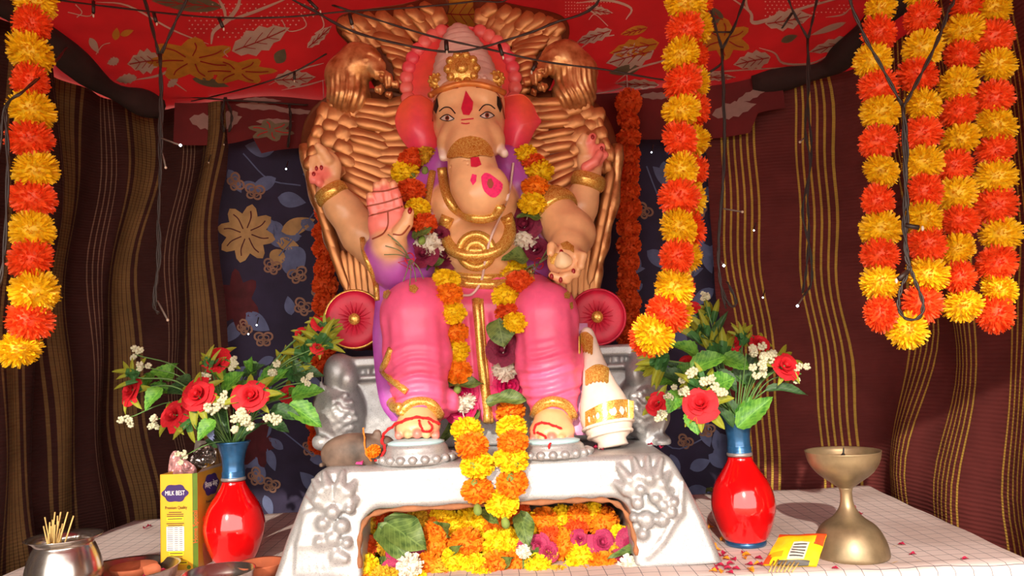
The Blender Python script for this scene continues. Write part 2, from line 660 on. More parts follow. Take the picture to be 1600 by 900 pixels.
# ---- back cloth (navy floral) and the red valance under the ceiling edge
m_navy = mat('navy_floral_cloth', lin(44, 36, 62), 0.85, var=0.25, vscale=14, bump=0.2, bscale=500)
mb = MB(); vv = []; nx, ny = 60, 40
for j in range(ny + 1):
    for i in range(nx + 1):
        x = -0.86 + 1.62 * i / nx; z = 0.01 + (CZ + 0.70 - 0.01) * j / ny
        vv.append((x, 2.232 + 0.010 * math.sin(x * 15 + 0.8 * math.sin(z * 4)) + 0.006 * math.sin(x * 37 + z * 5), z))
mb.add(vv, [(j * (nx + 1) + i, j * (nx + 1) + i + 1, (j + 1) * (nx + 1) + i + 1, (j + 1) * (nx + 1) + i) for j in range(ny) for i in range(nx)])
wall_back = tag(mb.build('wall_back', m_navy), kind='structure')
bv_back = bvh_of([wall_back])

mb = MB(); vv = []; nx, ny = 70, 12
for j in range(ny + 1):
    for i in range(nx + 1):
        x = -0.93 + 1.72 * i / nx
        y = 2.135 + 0.012 * math.sin(x * 22) * (1 - j / ny)
        zt = ceil_z(x, y) - 0.004
        zb = CZ + 0.60 + 0.015 * math.sin(x * 9) + (0.05 if abs(x) > 0.7 else 0)
        vv.append((x, y, zb + (zt - zb) * j / ny))
mb.add(vv, [(j * (nx + 1) + i, j * (nx + 1) + i + 1, (j + 1) * (nx + 1) + i + 1, (j + 1) * (nx + 1) + i) for j in range(ny) for i in range(nx)])
m_red2 = mat('shaded_red_valance_cloth', lin(98, 16, 18), 0.85, var=0.25, vscale=9, bump=0.25, bscale=700)  # same red cloth as the ceiling, with the shade at the back painted in
valance = tag(mb.build('trim_1', m_red2), kind='structure')
bv_val = bvh_of([valance])

# dark rolled border where the ceiling meets the blankets
m_border = mat('dark_brown_border_cloth', lin(48, 26, 24), 0.95, var=0.3, vscale=20, bump=0.3)
def border(name, pts):
    P = catmull(pts, 8)
    v, f = tube(P, [0.03 + 0.008 * math.sin(i * 0.7) for i in range(len(P))], 10)
    tag(MB().add(v, f).build(name, m_border), kind='structure')
border('trim_2', [(x + 0.035, y, ceil_z(x, y) - 0.035) for x, y in [(-1.00, 2.11), (-1.07, 1.95), (-1.085, 1.6), (-1.15, 1.2), (-1.35, 0.5), (-1.5, -0.15)]])
border('trim_3', [(x - 0.03, y, ceil_z(x, y) - 0.02) for x, y in [(0.74, 2.15), (0.93, 2.09), (0.955, 1.9), (0.98, 1.6), (1.06, 1.2), (1.24, 0.5), (1.38, -0.15)]])

# ---- prints on the ceiling cloth
m_cream = mat('cream_cloth_print', lin(208, 172, 156), 0.8, var=0.08, vscale=40)
m_yel = mat('amber_cloth_print', lin(208, 132, 34), 0.8, var=0.15, vscale=40)
m_grey = mat('grey_green_cloth_print', lin(112, 96, 72), 0.8, var=0.15, vscale=40)
m_redl = mat('red_cloth_vein', lin(176, 22, 24), 0.8, var=0.1)
def leafpoly(x, y, ang, L, Wd, teeth=0):
    """px outline of a leaf whose stalk is at x,y"""
    a = math.radians(ang); out = []
    n = 9
    for s in (1, -1):
        for i in range(n + 1) if s == 1 else range(n - 1, 0, -1):
            t = i / n
            w = Wd * math.sin(pi * t ** 0.8) ** 0.9 * (1 + (teeth * (0.25 if i % 2 else -0.1)))
            px, py = t * L, s * w / 2
            out.append((x + px * math.cos(a) - py * math.sin(a), y + px * math.sin(a) + py * math.cos(a)))
    return out
def print_leaf(mbs, bv, x, y, ang, L, Wd, mi=0, teeth=1, veins=True):
    decal(mbs, leafpoly(x, y, ang, L, Wd, teeth), bv, 0.0016, mi, 3)
    if veins:
        a = math.radians(ang)
        def T(t, s): return (x + t * L * math.cos(a) - s * Wd * math.sin(a), y + t * L * math.sin(a) + s * Wd * math.cos(a))
        decal_line(mbs, [T(0.05, 0), T(0.5, 0.03), T(0.92, 0)], 1.6, bv, 0.0032, 3)
        for k in range(3):
            t = 0.2 + 0.2 * k
            for s in (-1, 1):
                decal_line(mbs, [T(t, 0), T(t + 0.08, s * 0.14), T(t + 0.17, s * 0.27)], 1.1, bv, 0.0032, 3, 2)
def print_flower(mbs, bv, x, y, sx, sy, n, mi=1, ph=0.3):
    for k in range(n):
        a = ph + 2 * pi * k / n
        px, py = x + sx * 0.55 * math.cos(a), y + sy * 0.55 * math.sin(a)
        out = []
        for q in range(12):
            b = 2 * pi * q / 12
            r = 1 + 0.12 * math.cos(3 * b)
            ux, uy = 0.5 * r * math.cos(b), 0.34 * r * math.sin(b)
            ex = ux * math.cos(a) - uy * math.sin(a); ey = ux * math.sin(a) + uy * math.cos(a)
            out.append((px + sx * ex, py + sy * ey))
        decal(mbs, out, bv, 0.0016 + 0.0002 * (k % 3), mi, 2)
        decal_line(mbs, [(x + sx * 0.2 * math.cos(a), y + sy * 0.2 * math.sin(a)), (x + sx * 0.6 * math.cos(a + 0.1), y + sy * 0.6 * math.sin(a + 0.1)), (x + sx * 0.85 * math.cos(a), y + sy * 0.85 * math.sin(a))], 1.8, bv, 0.0034, 3)
    decal(mbs, [(x + sx * 0.22 * math.cos(2 * pi * q / 8), y + sy * 0.22 * math.sin(2 * pi * q / 8)) for q in range(8)], bv, 0.003, mi, 1)
mb = MB()
C_ = bv_ceil
print_leaf(mb, C_, 348, 10, 185, 112, 24, 2, 0)
print_flower(mb, C_, 300, 92, 66, 32, 7, 1)
print_flower(mb, C_, 372, 110, 56, 20, 6, 1, 0.0)
print_leaf(mb, C_, 250, 92, 172, 52, 34, 0)
print_leaf(mb, C_, 362, 79, -22, 98, 36, 0)
print_leaf(mb, C_, 480, 74, -42, 52, 14, 0)
print_leaf(mb, C_, 428, 124, -4, 66, 24, 0)
print_leaf(mb, C_, 432, 98, -60, 26, 20, 2, 0, False)
print_leaf(mb, C_, 180, 62, -82, 20, 12, 1, 0, False)
print_leaf(mb, C_, 188, 54, -20, 22, 10, 1, 0, False)
print_leaf(mb, C_, 140, 58, 60, 28, 12, 0, 0, False)
print_leaf(mb, C_, 186, 92, 160, 20, 12, 0, 1, False)
print_leaf(mb, C_, 214, 120, 172, 34, 14, 0, 1, False)
print_leaf(mb, C_, 262, 135, -40, 22, 10, 0, 1, False)
print_leaf(mb, C_, 300, 122, 12, 60, 14, 2, 0, False)
for pts, w in [([(330, 68), (334, 48), (356, 30), (372, 8), (374, -12)], 7), ([(352, 32), (396, 18), (450, -4)], 5), ([(352, 30), (350, 14), (338, -8)], 5),
               ([(326, 68), (270, 46), (200, 8), (150, 2)], 3), ([(210, 124), (244, 118), (266, 108), (272, 96)], 4), ([(262, 110), (268, 124), (292, 142)], 3),
               ([(440, 140), (480, 132), (508, 124)], 2.5), ([(420, 132), (470, 108), (506, 98)], 2.5), ([(106, 18), (140, 24), (146, 6)], 1.6), ([(118, 6), (128, 18), (120, 26)], 1.6),
               ([(150, 84), (160, 70), (172, 66)], 1.4), ([(356, 88), (350, 80), (358, 74)], 1.4), ([(440, 30), (452, 48), (478, 40), (470, 20)], 1.6), ([(500, 18), (506, 40), (492, 52)], 2)]:
    decal_line(mb, pts, w, C_, 0.0017, 0, 5, w > 2)
for jj in range(9):
    for ii in range(22):
        x = 296 + ii * 9 + (jj % 2) * 4.5; y = 6 + jj * 6.4
        if (x - 330) / 90 + (y - 40) / 60 > -0.6 and (x - 470) / 90 + (y - 20) / 40 < 0.4 and abs((y - 40) - (360 - x) * 0.5) > 6:
            decal(mb, [(x + 1.7 * math.cos(q * 1.57), y + 1.4 * math.sin(q * 1.57)) for q in range(4)], C_, 0.0012, 0, 1)
# right half
print_flower(mb, C_, 1132, 60, 40, 30, 6, 1, 0.5)
print_leaf(mb, C_, 1132, 30, -160, 50, 24, 2, 0)
print_leaf(mb, C_, 1030, 66, 168, 80, 26, 1)
print_leaf(mb, C_, 1022, 78, 165, 78, 32, 0)
print_leaf(mb, C_, 1012, 42, 165, 44, 14, 1, 0)
print_leaf(mb, C_, 956, 46, 160, 60, 18, 0)
print_leaf(mb, C_, 1195, 36, -10, 76, 28, 0)
print_leaf(mb, C_, 1204, 88, 168, 60, 26, 0)
print_leaf(mb, C_, 1322, 34, 160, 60, 10, 0, 0, False)
print_leaf(mb, C_, 1340, 60, 165, 80, 20, 0)
print_leaf(mb, C_, 1220, 64, -20, 28, 12, 2, 0, False)
print_leaf(mb, C_, 1000, 105, 170, 50, 16, 2, 0, False)
print_leaf(mb, C_, 1030, 132, -178, 70, 14, 0)
print_leaf(mb, C_, 1090, 118, 2, 60, 12, 0)
print_leaf(mb, C_, 915, 12, 10, 44, 12, 0)
for pts, w in [([(1140, -6), (1172, 18), (1176, 34), (1200, 30), (1260, 10), (1320, -6)], 6), ([(1172, 20), (1166, 6), (1166, -8)], 4),
               ([(900, 4), (950, 0), (986, 12), (978, 30)], 4), ([(962, 128), (990, 108), (1030, 96), (1050, 90)], 3), ([(1186, 74), (1210, 82), (1224, 98), (1268, 98), (1300, 82)], 3.5),
               ([(1110, 112), (1170, 108), (1240, 104)], 2), ([(1330, 10), (1316, 22), (1290, 26)], 2.4), ([(920, 30), (930, 22), (950, 40)], 1.4), ([(905, 76), (930, 60), (960, 54)], 1.8),
               ([(930, 146), (960, 140), (990, 130)], 2)]:
    decal_line(mb, pts, w, C_, 0.0017, 0, 5, w > 2)
for jj in range(5):
    for ii in range(20):
        x = 1196 + ii * 7 + (jj % 2) * 3.5; y = 2 + jj * 5.5
        if abs(y - 34 + (x - 1190) * 0.26) > 5 and y < 34 - (x - 1190) * 0.12: decal(mb, [(x + 1.5 * math.cos(q * 1.57), y + 1.2 * math.sin(q * 1.57)) for q in range(4)], C_, 0.0012, 0, 1)
        x2 = 884 + ii * 4.6; y2 = 3 + jj * 5
        if (x2 - 880) / 90 + y2 / 26 < 1: decal(mb, [(x2 + 1.2 * math.cos(q * 1.57), y2 + math.sin(q * 1.57)) for q in range(4)], C_, 0.0012, 0, 1)
# the middle, behind the throne
print_leaf(mb, C_, 690, 20, 0, 70, 60, 1, 0)
mb.build('flower_print', [m_cream, m_yel, m_grey, m_redl], ceiling, smooth=False)
# prints on the valance
mb = MB()
for (x, y, a, L_, w_) in [(296, 186, 10, 60, 22), (330, 200, -20, 52, 22), (372, 176, 150, 40, 18), (368, 164, 4, 80, 10), (430, 172, 4, 70, 8), (400, 190, 0, 60, 8), (380, 156, 2, 60, 8),
                          (1060, 172, -4, 40, 16), (1112, 180, -14, 72, 22), (1150, 160, -25, 60, 12), (1000, 150, 0, 60, 10), (1060, 140, 6, 40, 8)]:
    print_leaf(mb, bv_val, x, y, a, L_, w_, 0, 1, False)
print_flower(mb, bv_val, 424, 204, 34, 16, 6, 1)
m_cream2 = mat('shaded_cream_cloth_print', lin(146, 112, 104), 0.8, var=0.1, vscale=40)  # valance prints dulled as well, shade put into their colour
mb.build('flower_print', [m_cream2, m_grey, m_grey, m_redl], valance, smooth=False)
# prints on the navy cloth
m_bleaf = mat('slate_blue_cloth_print', lin(96, 104, 140), 0.85, var=0.2, vscale=30)
m_tan = mat('tan_cloth_print', lin(150, 112, 92), 0.85, var=0.2, vscale=30)
m_gold = mat('straw_cloth_print', lin(176, 138, 90), 0.85, var=0.2, vscale=30)
m_rose = mat('dull_red_cloth_print', lin(80, 22, 30), 0.85, var=0.3, vscale=30)
mb = MB()
B_ = bv_back
PM = [0, 1, 2, 3]
def bfly(x, y, s, ang):
    a = math.radians(ang)
    for sg in (-1, 1):
        for (fx, fy, rx, ry) in ((0.5, -0.3, .5, .42), (0.36, 0.4, .36, .3)):
            out = []
            for q in range(12):
                b = 2 * pi * q / 12
                X, Y_ = sg * (fx + rx * math.cos(b)), fy + ry * math.sin(b)
                out.append((x + s * (X * math.cos(a) - Y_ * math.sin(a)), y + s * (X * math.sin(a) + Y_ * math.cos(a))))
            out.append(out[0])
            decal_line(mb, out, 3.0, B_, 0.002, 1, 2)
            decal_line(mb, [(x + (p[0] - x) * .6, y + (p[1] - y) * .6) for p in out], 1.6, B_, 0.002, 1, 1)
for (x, y, s, a) in [(398, 300, 15, 10), (368, 285, 14, 60), (425, 417, 14, 20), (466, 430, 15, -20), (474, 480, 15, 30), (412, 530, 14, 0), (382, 512, 12, 50), (400, 745, 14, 60), (424, 758, 13, 20),
                     (484, 700, 13, 80), (1103, 672, 13, 10), (1096, 640, 12, 60), (500, 460, 12, 0), (1070, 690, 12, 30), (1006, 330, 13, 40), (1090, 330, 14, 0), (1104, 560, 13, 20)]:
    bfly(x, y, s, a)
print_flower(mb, B_, 385, 365, 42, 42, 8, 2, 0.2)
print_flower(mb, B_, 372, 470, 32, 46, 6, 3, 0.4)
print_flower(mb, B_, 400, 690, 30, 40, 6, 3, 0.1)
for (x, y, a, L_, w_) in [(440, 362, -20, 56, 26), (432, 378, 10, 36, 20), (455, 385, 60, 40, 30), (440, 390, 120, 30, 26), (470, 345, 30, 30, 18), (425, 345, 60, 40, 22)]:
    print_leaf(mb, B_, x, y, a, L_, w_, 2 if random.random() < 0.35 else 0, 0, False)
rng = random.Random(4)
for i in range(120):
    x = rng.uniform(345, 545) if rng.random() < 0.6 else rng.uniform(940, 1135)
    y = rng.uniform(235, 775)
    a = rng.uniform(0, 360)
    if abs(x - 385) < 50 and abs(y - 365) < 50: continue
    L_ = rng.uniform(26, 50)
    print_leaf(mb, B_, x, y, a, L_, L_ * rng.uniform(.4, .6), 0, 0, False)
for pts in [[(436, 400), (470, 360), (500, 320)], [(400, 640), (450, 680), (500, 720)], [(1000, 640), (1050, 700), (1110, 680)], [(380, 240), (420, 280), (470, 290)], [(1010, 260), (1050, 380), (1040, 500)]]:
    decal_line(mb, pts, 2.0, B_, 0.002, 0)
mb.build('flower_print', [m_bleaf, m_tan, m_gold, m_rose], wall_back, smooth=False)

# ---- table and its cloth
TX0, TX1, TY0, TY1 = -1.02, 0.875, 1.335, 2.075
def tq(u, w, z):      # table-space to world: the right edge leans in a little towards the front
    x = TX0 + (TX1 - TX0) * u; y = TY0 + (TY1 - TY0) * w
    x += (0.035 * w - 0.03 * (1 - w)) * u - 0.01 * (1 - w) * (1 - u)
    return Vector((x, y, z))
m_wood = mat('plain_deal_wood', lin(150, 110, 74), 0.7, var=0.25, vscale=12)
tb = empty('folding_table', (-0.05, 1.7, 0), 'long wooden table hidden under the white checked cloth', 'table')
v, f = boxv((-0.075, 1.705, ZT - 0.022), (1.80, 0.70, 0.03))
MB().add(v, f).build('table_top', m_wood, tb, False)
for sx in (-0.90, 0.74):
    for sy in (1.42, 2.0):
        v, f = boxv((sx, sy, (ZT - 0.037) / 2), (0.045, 0.045, ZT - 0.037))
        MB().add(v, f).build('leg', m_wood, tb, False)
m, t, b = nt('white_checked_cloth')
tc = N(t, 'ShaderNodeTexCoord')
nz = N(t, 'ShaderNodeTexNoise', Scale=9.0, Detail=3.0)
t.links.new(tc.outputs['UV'], nz.inputs['Vector'])
mx = N(t, 'ShaderNodeMix', data_type='VECTOR'); mx.inputs[0].default_value = 0.012
t.links.new(tc.outputs['UV'], mx.inputs[4]); t.links.new(nz.outputs[1], mx.inputs[5])
sp = N(t, 'ShaderNodeSeparateXYZ'); t.links.new(mx.outputs[1], sp.inputs[0])
outs = []
for ax in (0, 1):
    a = N(t, 'ShaderNodeMath', operation='MULTIPLY'); a.inputs[1].default_value = 1 / 0.030
    t.links.new(sp.outputs[ax], a.inputs[0])
    b1 = N(t, 'ShaderNodeMath', operation='FRACT'); t.links.new(a.outputs[0], b1.inputs[0])
    c = N(t, 'ShaderNodeMath', operation='LESS_THAN'); c.inputs[1].default_value = 0.045
    t.links.new(b1.outputs[0], c.inputs[0]); outs.append(c)
mxx = N(t, 'ShaderNodeMath', operation='MAXIMUM')
t.links.new(outs[0].outputs[0], mxx.inputs[0]); t.links.new(outs[1].outputs[0], mxx.inputs[1])
dn = N(t, 'ShaderNodeTexNoise', Scale=5.0, Detail=6.0); t.links.new(tc.outputs['Object'], dn.inputs['Vector'])
base = ramp(t, dn.outputs[0], [(0.35, lin(206, 186, 180)), (0.6, lin(232, 216, 212))])
cm = N(t, 'ShaderNodeMix', data_type='RGBA')
cm.inputs[7].default_value = (*lin(120, 112, 118), 1)
t.links.new(mxx.outputs[0], cm.inputs[0]); t.links.new(base.outputs[0], cm.inputs[6])
t.links.new(cm.outputs[2], b.inputs['Base Color'])
b.inputs['Roughness'].default_value = 0.75
m_cloth = m
# cloth profile: hangs in front, over the top, hangs on every side
us = [-0.25, -0.12, -0.03, -0.008] + [i / 60 for i in range(61)] + [1.008, 1.03, 1.12, 1.25]
ws = [-0.62, -0.4, -0.2, -0.06, -0.015] + [i / 30 for i in range(31)] + [1.015, 1.06, 1.2, 1.4]
vv, uvs = [], []
for w in ws:
    for u in us:
        du = max(0, -u, u - 1) * 1.9; dw = max(0, -w, w - 1) * 0.74
        p = tq(min(max(u, -0.008), 1.008), min(max(w, -0.015), 1.015), 0)
        drop = max(du, dw)
        z = ZT + 0.0015 * math.sin(u * 40 + w * 9) * math.sin(w * 17) * (1 if drop == 0 else 0)
        fl = 0.012 * drop / 0.3 * (1 + math.sin(u * 50 + w * 45))
        if drop > 0:
            z = ZT - max(0, drop - 0.004)
            if u < 0: p.x -= fl * 0.3
            if u > 1: p.x += 0.2 * fl
            if w < 0: p.y -= fl
            if w > 1: p.y += fl * 0.4
        vv.append(Vector((p.x, p.y, z)))
        uvs.append((u * 1.89 + 0.05 * w, w * 0.74 + 0.03 * u))
nu = len(us)
ff = [(j * nu + i, j * nu + i + 1, (j + 1) * nu + i + 1, (j + 1) * nu + i) for j in range(len(ws) - 1) for i in range(nu - 1)]
me = mesh_from('tablecloth', vv, ff)
uvl = me.uv_layers.new(name='UVMap')
for lp in me.loops: uvl.data[lp.index].uv = uvs[lp.vertex_index]
tag(obj('tablecloth', me, m_cloth), 'white tablecloth with thin grey checks covering the whole table', 'tablecloth')
# ================================================================== the seated idol
SKIN = lin(236, 178, 128); PINK = lin(240, 96, 140); PURP = lin(178, 84, 176); PALM = lin(244, 128, 116)
ORNG = lin(242, 92, 58); WHT = lin(236, 214, 200); CORAL = lin(240, 84, 84)
m_paint = mat('glossy_painted_plaster', None, 0.38, var=0.06, vscale=60, bump=0.08, bscale=60, attr='paint', coat=0.15)
m_goldglit = glitter('gold_glitter_paint', lin(206, 124, 34), lin(255, 220, 120), 620, metal=0.5)
m_pink = mat('pink_paint', PINK, 0.42, var=0.1, vscale=40, bump=0.1, bscale=80, coat=0.1)
m_purple = mat('purple_paint', PURP, 0.45, var=0.14, vscale=40, bump=0.1)
m_red_paint = mat('vermilion_paint', lin(206, 30, 62), 0.5, var=0.15, vscale=80)
m_black = mat('black_paint', (0.012, 0.009, 0.008), 0.5, var=0)
m_white = mat('white_paint', lin(238, 226, 214), 0.45, var=0.06)
m_nail = mat('red_nail_paint', lin(150, 20, 26), 0.3, var=0.05)
m_brownline = mat('brown_line_paint', lin(150, 62, 34), 0.6, var=0.1)
idol = empty('elephant_headed_idol', W(765, 700, 1.56), 'painted seated elephant-headed deity idol with four arms, pink legs and white crown', 'idol')

def c(px, py, Y, r): return (W(px, py, Y), S(r, Y))
lo = Vector((-0.44, 1.44, CZ + 0.09)); hi = Vector((0.24, 1.84, CZ + 0.66))
F_ = Sdf(lo, hi, 0.0034)
# torso
F_.ell(W(742, 330, 1.71), (S(84, 1.7), 0.075, S(66, 1.7)), k=0.02, color=SKIN)
F_.ell(W(750, 392, 1.69), (S(66, 1.69), 0.085, S(56, 1.69)), k=0.03, color=SKIN)
F_.ell(W(704, 322, 1.665), (S(32, 1.66), 0.04, S(36, 1.66)), k=0.015, color=SKIN)
F_.ell(W(778, 318, 1.665), (S(32, 1.66), 0.04, S(36, 1.66)), k=0.015, color=SKIN)
# shawl over the shoulders
F_.chain([c(690, 256, 1.70, 26), c(672, 300, 1.70, 26), c(664, 352, 1.70, 26)], 0.012, PURP)
F_.chain([c(792, 252, 1.70, 26), c(808, 290, 1.70, 27), c(824, 345, 1.70, 24), c(836, 420, 1.69, 24)], 0.012, PURP)
# head
F_.ell(W(733, 190, 1.68), (S(57, 1.68), 0.082, S(68, 1.68)), k=0.02, color=SKIN)
F_.ell(W(712, 160, 1.655), (S(34, 1.65), 0.055, S(34, 1.65)), k=0.02, color=SKIN)
F_.ell(W(754, 158, 1.655), (S(34, 1.65), 0.055, S(34, 1.65)), k=0.02, color=SKIN)
F_.ell(W(704, 222, 1.625), (S(22, 1.62), 0.035, S(27, 1.62)), k=0.012, color=SKIN)
F_.ell(W(768, 218, 1.625), (S(22, 1.62), 0.035, S(27, 1.62)), k=0.012, color=SKIN)
# trunk
F_.chain([c(733, 196, 1.63, 40), c(735, 232, 1.60, 37), c(738, 262, 1.582, 37), c(744, 288, 1.572, 40), c(752, 302, 1.565, 40)], 0.012, SKIN)
F_.chain([c(750, 304, 1.560, 38), c(764, 296, 1.553, 32), c(768, 284, 1.546, 24)], 0.008, SKIN)
for k, (px, py) in enumerate([(703, 262), (702, 272), (703, 283)]):
    F_.cap(W(px, py, 1.56), 0.0016, W(px + 30, py - 14, 1.53), 0.0016, 0.004, mode='sub')
for sx, e in ((-1, (693, 246)), (1, (788, 240))):
    F_.cap(W(733 + sx * 40, 224, 1.64), S(10, 1.64), W(e[0], e[1], 1.60), S(7, 1.6), 0.006, WHT)
# back left arm: forearm and half-closed hand
F_.chain([c(600, 400, 1.74, 34), c(566, 366, 1.74, 33), c(536, 326, 1.735, 27), c(516, 300, 1.73, 22)], 0.014, SKIN)
F_.ell(W(512, 264, 1.73), (S(22, 1.73), 0.018, S(30, 1.73)), k=0.012, color=SKIN)
for (a, b, d) in [((506, 246), (490, 250), (486, 264)), ((508, 256), (485, 262), (482, 274)), ((508, 266), (488, 271), (488, 281)), ((510, 274), (497, 279), (499, 286))]:
    F_.chain([c(*a, 1.72, 9), c(*b, 1.705, 8), c(*d, 1.70, 7)], 0.003, PALM if a[1] > 260 else SKIN)
F_.chain([c(512, 250, 1.715, 10), c(503, 236, 1.705, 8), c(497, 228, 1.70, 6)], 0.004, SKIN)
# front left arm: sleeve and raised palm
F_.chain([c(660, 300, 1.70, 32), c(646, 372, 1.67, 40), c(636, 424, 1.64, 42)], 0.016, PURP)
F_.chain([c(636, 424, 1.64, 40), c(616, 412, 1.61, 38), c(604, 396, 1.595, 36)], 0.012, PURP)
F_.chain([c(610, 410, 1.60, 28), c(607, 388, 1.575, 28)], 0.006, SKIN)
F_.ell(W(607, 350, 1.572), (S(33, 1.57), 0.016, S(40, 1.57)), k=0.010, color=PALM)
F_.ell(W(607, 378, 1.570), (S(28, 1.57), 0.018, S(22, 1.57)), k=0.010, color=SKIN)
for (a, b, d, r) in [((585, 332), (580, 318), (578, 306), 7.5), ((594, 322), (590, 304), (589, 290), 8), ((607, 320), (602, 300), (600, 285), 8.5), ((621, 322), (618, 304), (614, 289), 8.5)]:
    F_.chain([c(*a, 1.568, r + 1), c(*b, 1.564, r), c(*d, 1.566, r - 1.5)], 0.0024, PALM)
    F_.cap(W(d[0], d[1], 1.562), S(r - 2, 1.56), W(d[0], d[1] - 1, 1.562), S(r - 2.5, 1.56), 0.002, SKIN)
F_.chain([c(622, 368, 1.56, 13), c(634, 350, 1.552, 10.5), c(639, 332, 1.55, 8.5)], 0.005, SKIN)
F_.cap(W(592, 352, 1.552), 0.0012, W(604, 372, 1.552), 0.0012, 0.003, mode='sub')
F_.chain([c(628, 338, 1.548, 1.4), c(612, 356, 1.552, 1.4), c(608, 376, 1.552, 1.4)], 0.003, mode='sub')
# back right arm
F_.chain([c(858, 392, 1.74, 32), c(890, 360, 1.74, 33), c(906, 322, 1.735, 27), c(920, 284, 1.73, 21)], 0.014, SKIN)
F_.ell(W(922, 252, 1.73), (S(21, 1.73), 0.018, S(30, 1.73)), k=0.012, color=SKIN)
for (a, b, d) in [((914, 236), (908, 224), (912, 214)), ((922, 236), (922, 224), (926, 214)), ((930, 244), (934, 234), (940, 230)), ((934, 252), (940, 244), (945, 242))]:
    F_.chain([c(*a, 1.72, 9), c(*b, 1.712, 8), c(*d, 1.708, 6.5)], 0.003, PALM if a[0] > 915 else SKIN)
F_.chain([c(916, 262, 1.705, 9), c(930, 252, 1.70, 7.5), c(937, 240, 1.70, 6)], 0.004, PALM)
# front right arm
F_.chain([c(826, 300, 1.71, 30), c(862, 328, 1.68, 33), c(892, 364, 1.64, 38)], 0.014, SKIN)
F_.chain([c(893, 366, 1.63, 36), c(888, 388, 1.595, 28), c(884, 398, 1.575, 24)], 0.012, SKIN)
F_.ell(W(884, 408, 1.562), (S(30, 1.56), 0.026, S(26, 1.56)), k=0.008, color=SKIN)
for (a, b, d, r) in [((868, 392), (862, 384), (860, 396), 7), ((900, 398), (911, 400), (908, 416), 7), ((904, 412), (900, 428), (884, 430), 7), ((896, 420), (886, 437), (872, 434), 7), ((886, 424), (874, 436), (862, 430), 6.5)]:
    F_.chain([c(*a, 1.55, r + 1), c(*b, 1.535, r), c(*d, 1.53, r - 1)], 0.003, SKIN)
def fdisp(V, N):
    x, y, z = V[:, 0], V[:, 1], V[:, 2]
    return 0.0006 * np.sin(140 * x + 60 * z) * np.sin(120 * z - 40 * x)
me = F_.mesh('body', fdisp, soft=0.0022)
body = obj('body', me, m_paint, idol)
bv_body = bvh_of([body])

# ---- legs wrapped in pink cloth
lo = Vector((-0.32, 1.44, CZ - 0.16)); hi = Vector((0.21, 1.80, CZ + 0.17))
D_ = Sdf(lo, hi, 0.0036)
D_.chain([c(704, 462, 1.72, 54), c(650, 486, 1.575, 50)], 0.02, PINK)
D_.ell(W(648, 487, 1.57), (S(53, 1.57), 0.062, S(46, 1.57)), k=0.012, color=PINK)
D_.chain([c(648, 500, 1.57, 49), c(652, 560, 1.565, 50), c(656, 604, 1.56, 42), c(662, 634, 1.545, 33)], 0.016, PINK)
D_.chain([c(800, 462, 1.72, 54), c(850, 488, 1.575, 47)], 0.02, PINK)
D_.ell(W(852, 488, 1.57), (S(49, 1.57), 0.062, S(46, 1.57)), k=0.012, color=PINK)
D_.chain([c(853, 500, 1.57, 47), c(858, 566, 1.565, 49), c(862, 606, 1.56, 43), c(866, 636, 1.545, 35)], 0.016, PINK)
D_.ell(W(752, 468, 1.70), (S(76, 1.7), 0.075, S(54, 1.7)), k=0.02, color=PINK)
D_.box(W(762, 560, 1.64), (S(52, 1.64), 0.035, S(95, 1.64)), 0.02, k=0.02, color=PINK)
D_.chain([c(648, 636, 1.53, 30), c(690, 628, 1.58, 26)], 0.012, PINK)
def ddisp(V, N):
    x, y, z = V[:, 0], V[:, 1], V[:, 2]
    ztop = CZ + 0.045
    t = np.clip((ztop - z) / 0.06, 0, 1)
    xc = np.where(x < -0.02, W(652, 540, 1.56).x, W(857, 540, 1.56).x)
    leg = np.exp(-((x - xc) / 0.062) ** 4)
    u = (x - xc) / 0.06
    ph = z + 0.012 * u * u * np.where(x < -0.02, 1, -0.2) - 0.01 * u + 0.004 * np.sin(40 * x)
    w = 0.0062 * (np.abs(np.sin(np.pi * ph / 0.030 + 0.75 * np.sin(30 * z))) ** 0.6 - 0.8) + 0.0020 * np.sin(2 * np.pi * ph / 0.0165 + 2 * u)
    pl = 0.0045 * np.sin(2 * np.pi * (x + 0.05 * z) / 0.026) * np.clip((CZ + 0.10 - z) / 0.02, 0, 1) * (1 - leg)
    return w * t * leg + pl
me = D_.mesh('dhoti', ddisp)
dhoti = obj('dhoti', me, m_pink, idol)
# ---- feet
feet = []
for fx, fy, sg in ((652, 650, -1), (862, 656, 1)):
    T_ = Sdf(Vector((W(fx - 60, fy, 1.5).x, 1.40, CZ - 0.22)), Vector((W(fx + 60, fy, 1.5).x, 1.60, CZ - 0.05)), 0.003)
    T_.chain([c(fx + 4, fy - 4, 1.55, 30), c(fx, fy + 12, 1.51, 30)], 0.012, SKIN)
    T_.ell(W(fx, fy + 18, 1.495), (S(36, 1.5), 0.032, S(17, 1.5)), k=0.012, color=SKIN)
    for k in range(5):
        tx = fx + (k - 2) * 13.5; ty = fy + 25 + 0.7 * (k - 2) ** 2
        T_.cap(W(tx, ty, 1.485), S(8.5, 1.48), W(tx + (k - 2), ty + 3, 1.462 + 0.003 * (k - 2) ** 2), S(7.5 - 0.5 * abs(k - 2), 1.46), 0.003, PALM if k % 2 == 0 else SKIN)
    feet.append(obj('foot', T_.mesh('foot'), m_paint, idol))
bv_idol = bvh_of([body, dhoti] + feet)
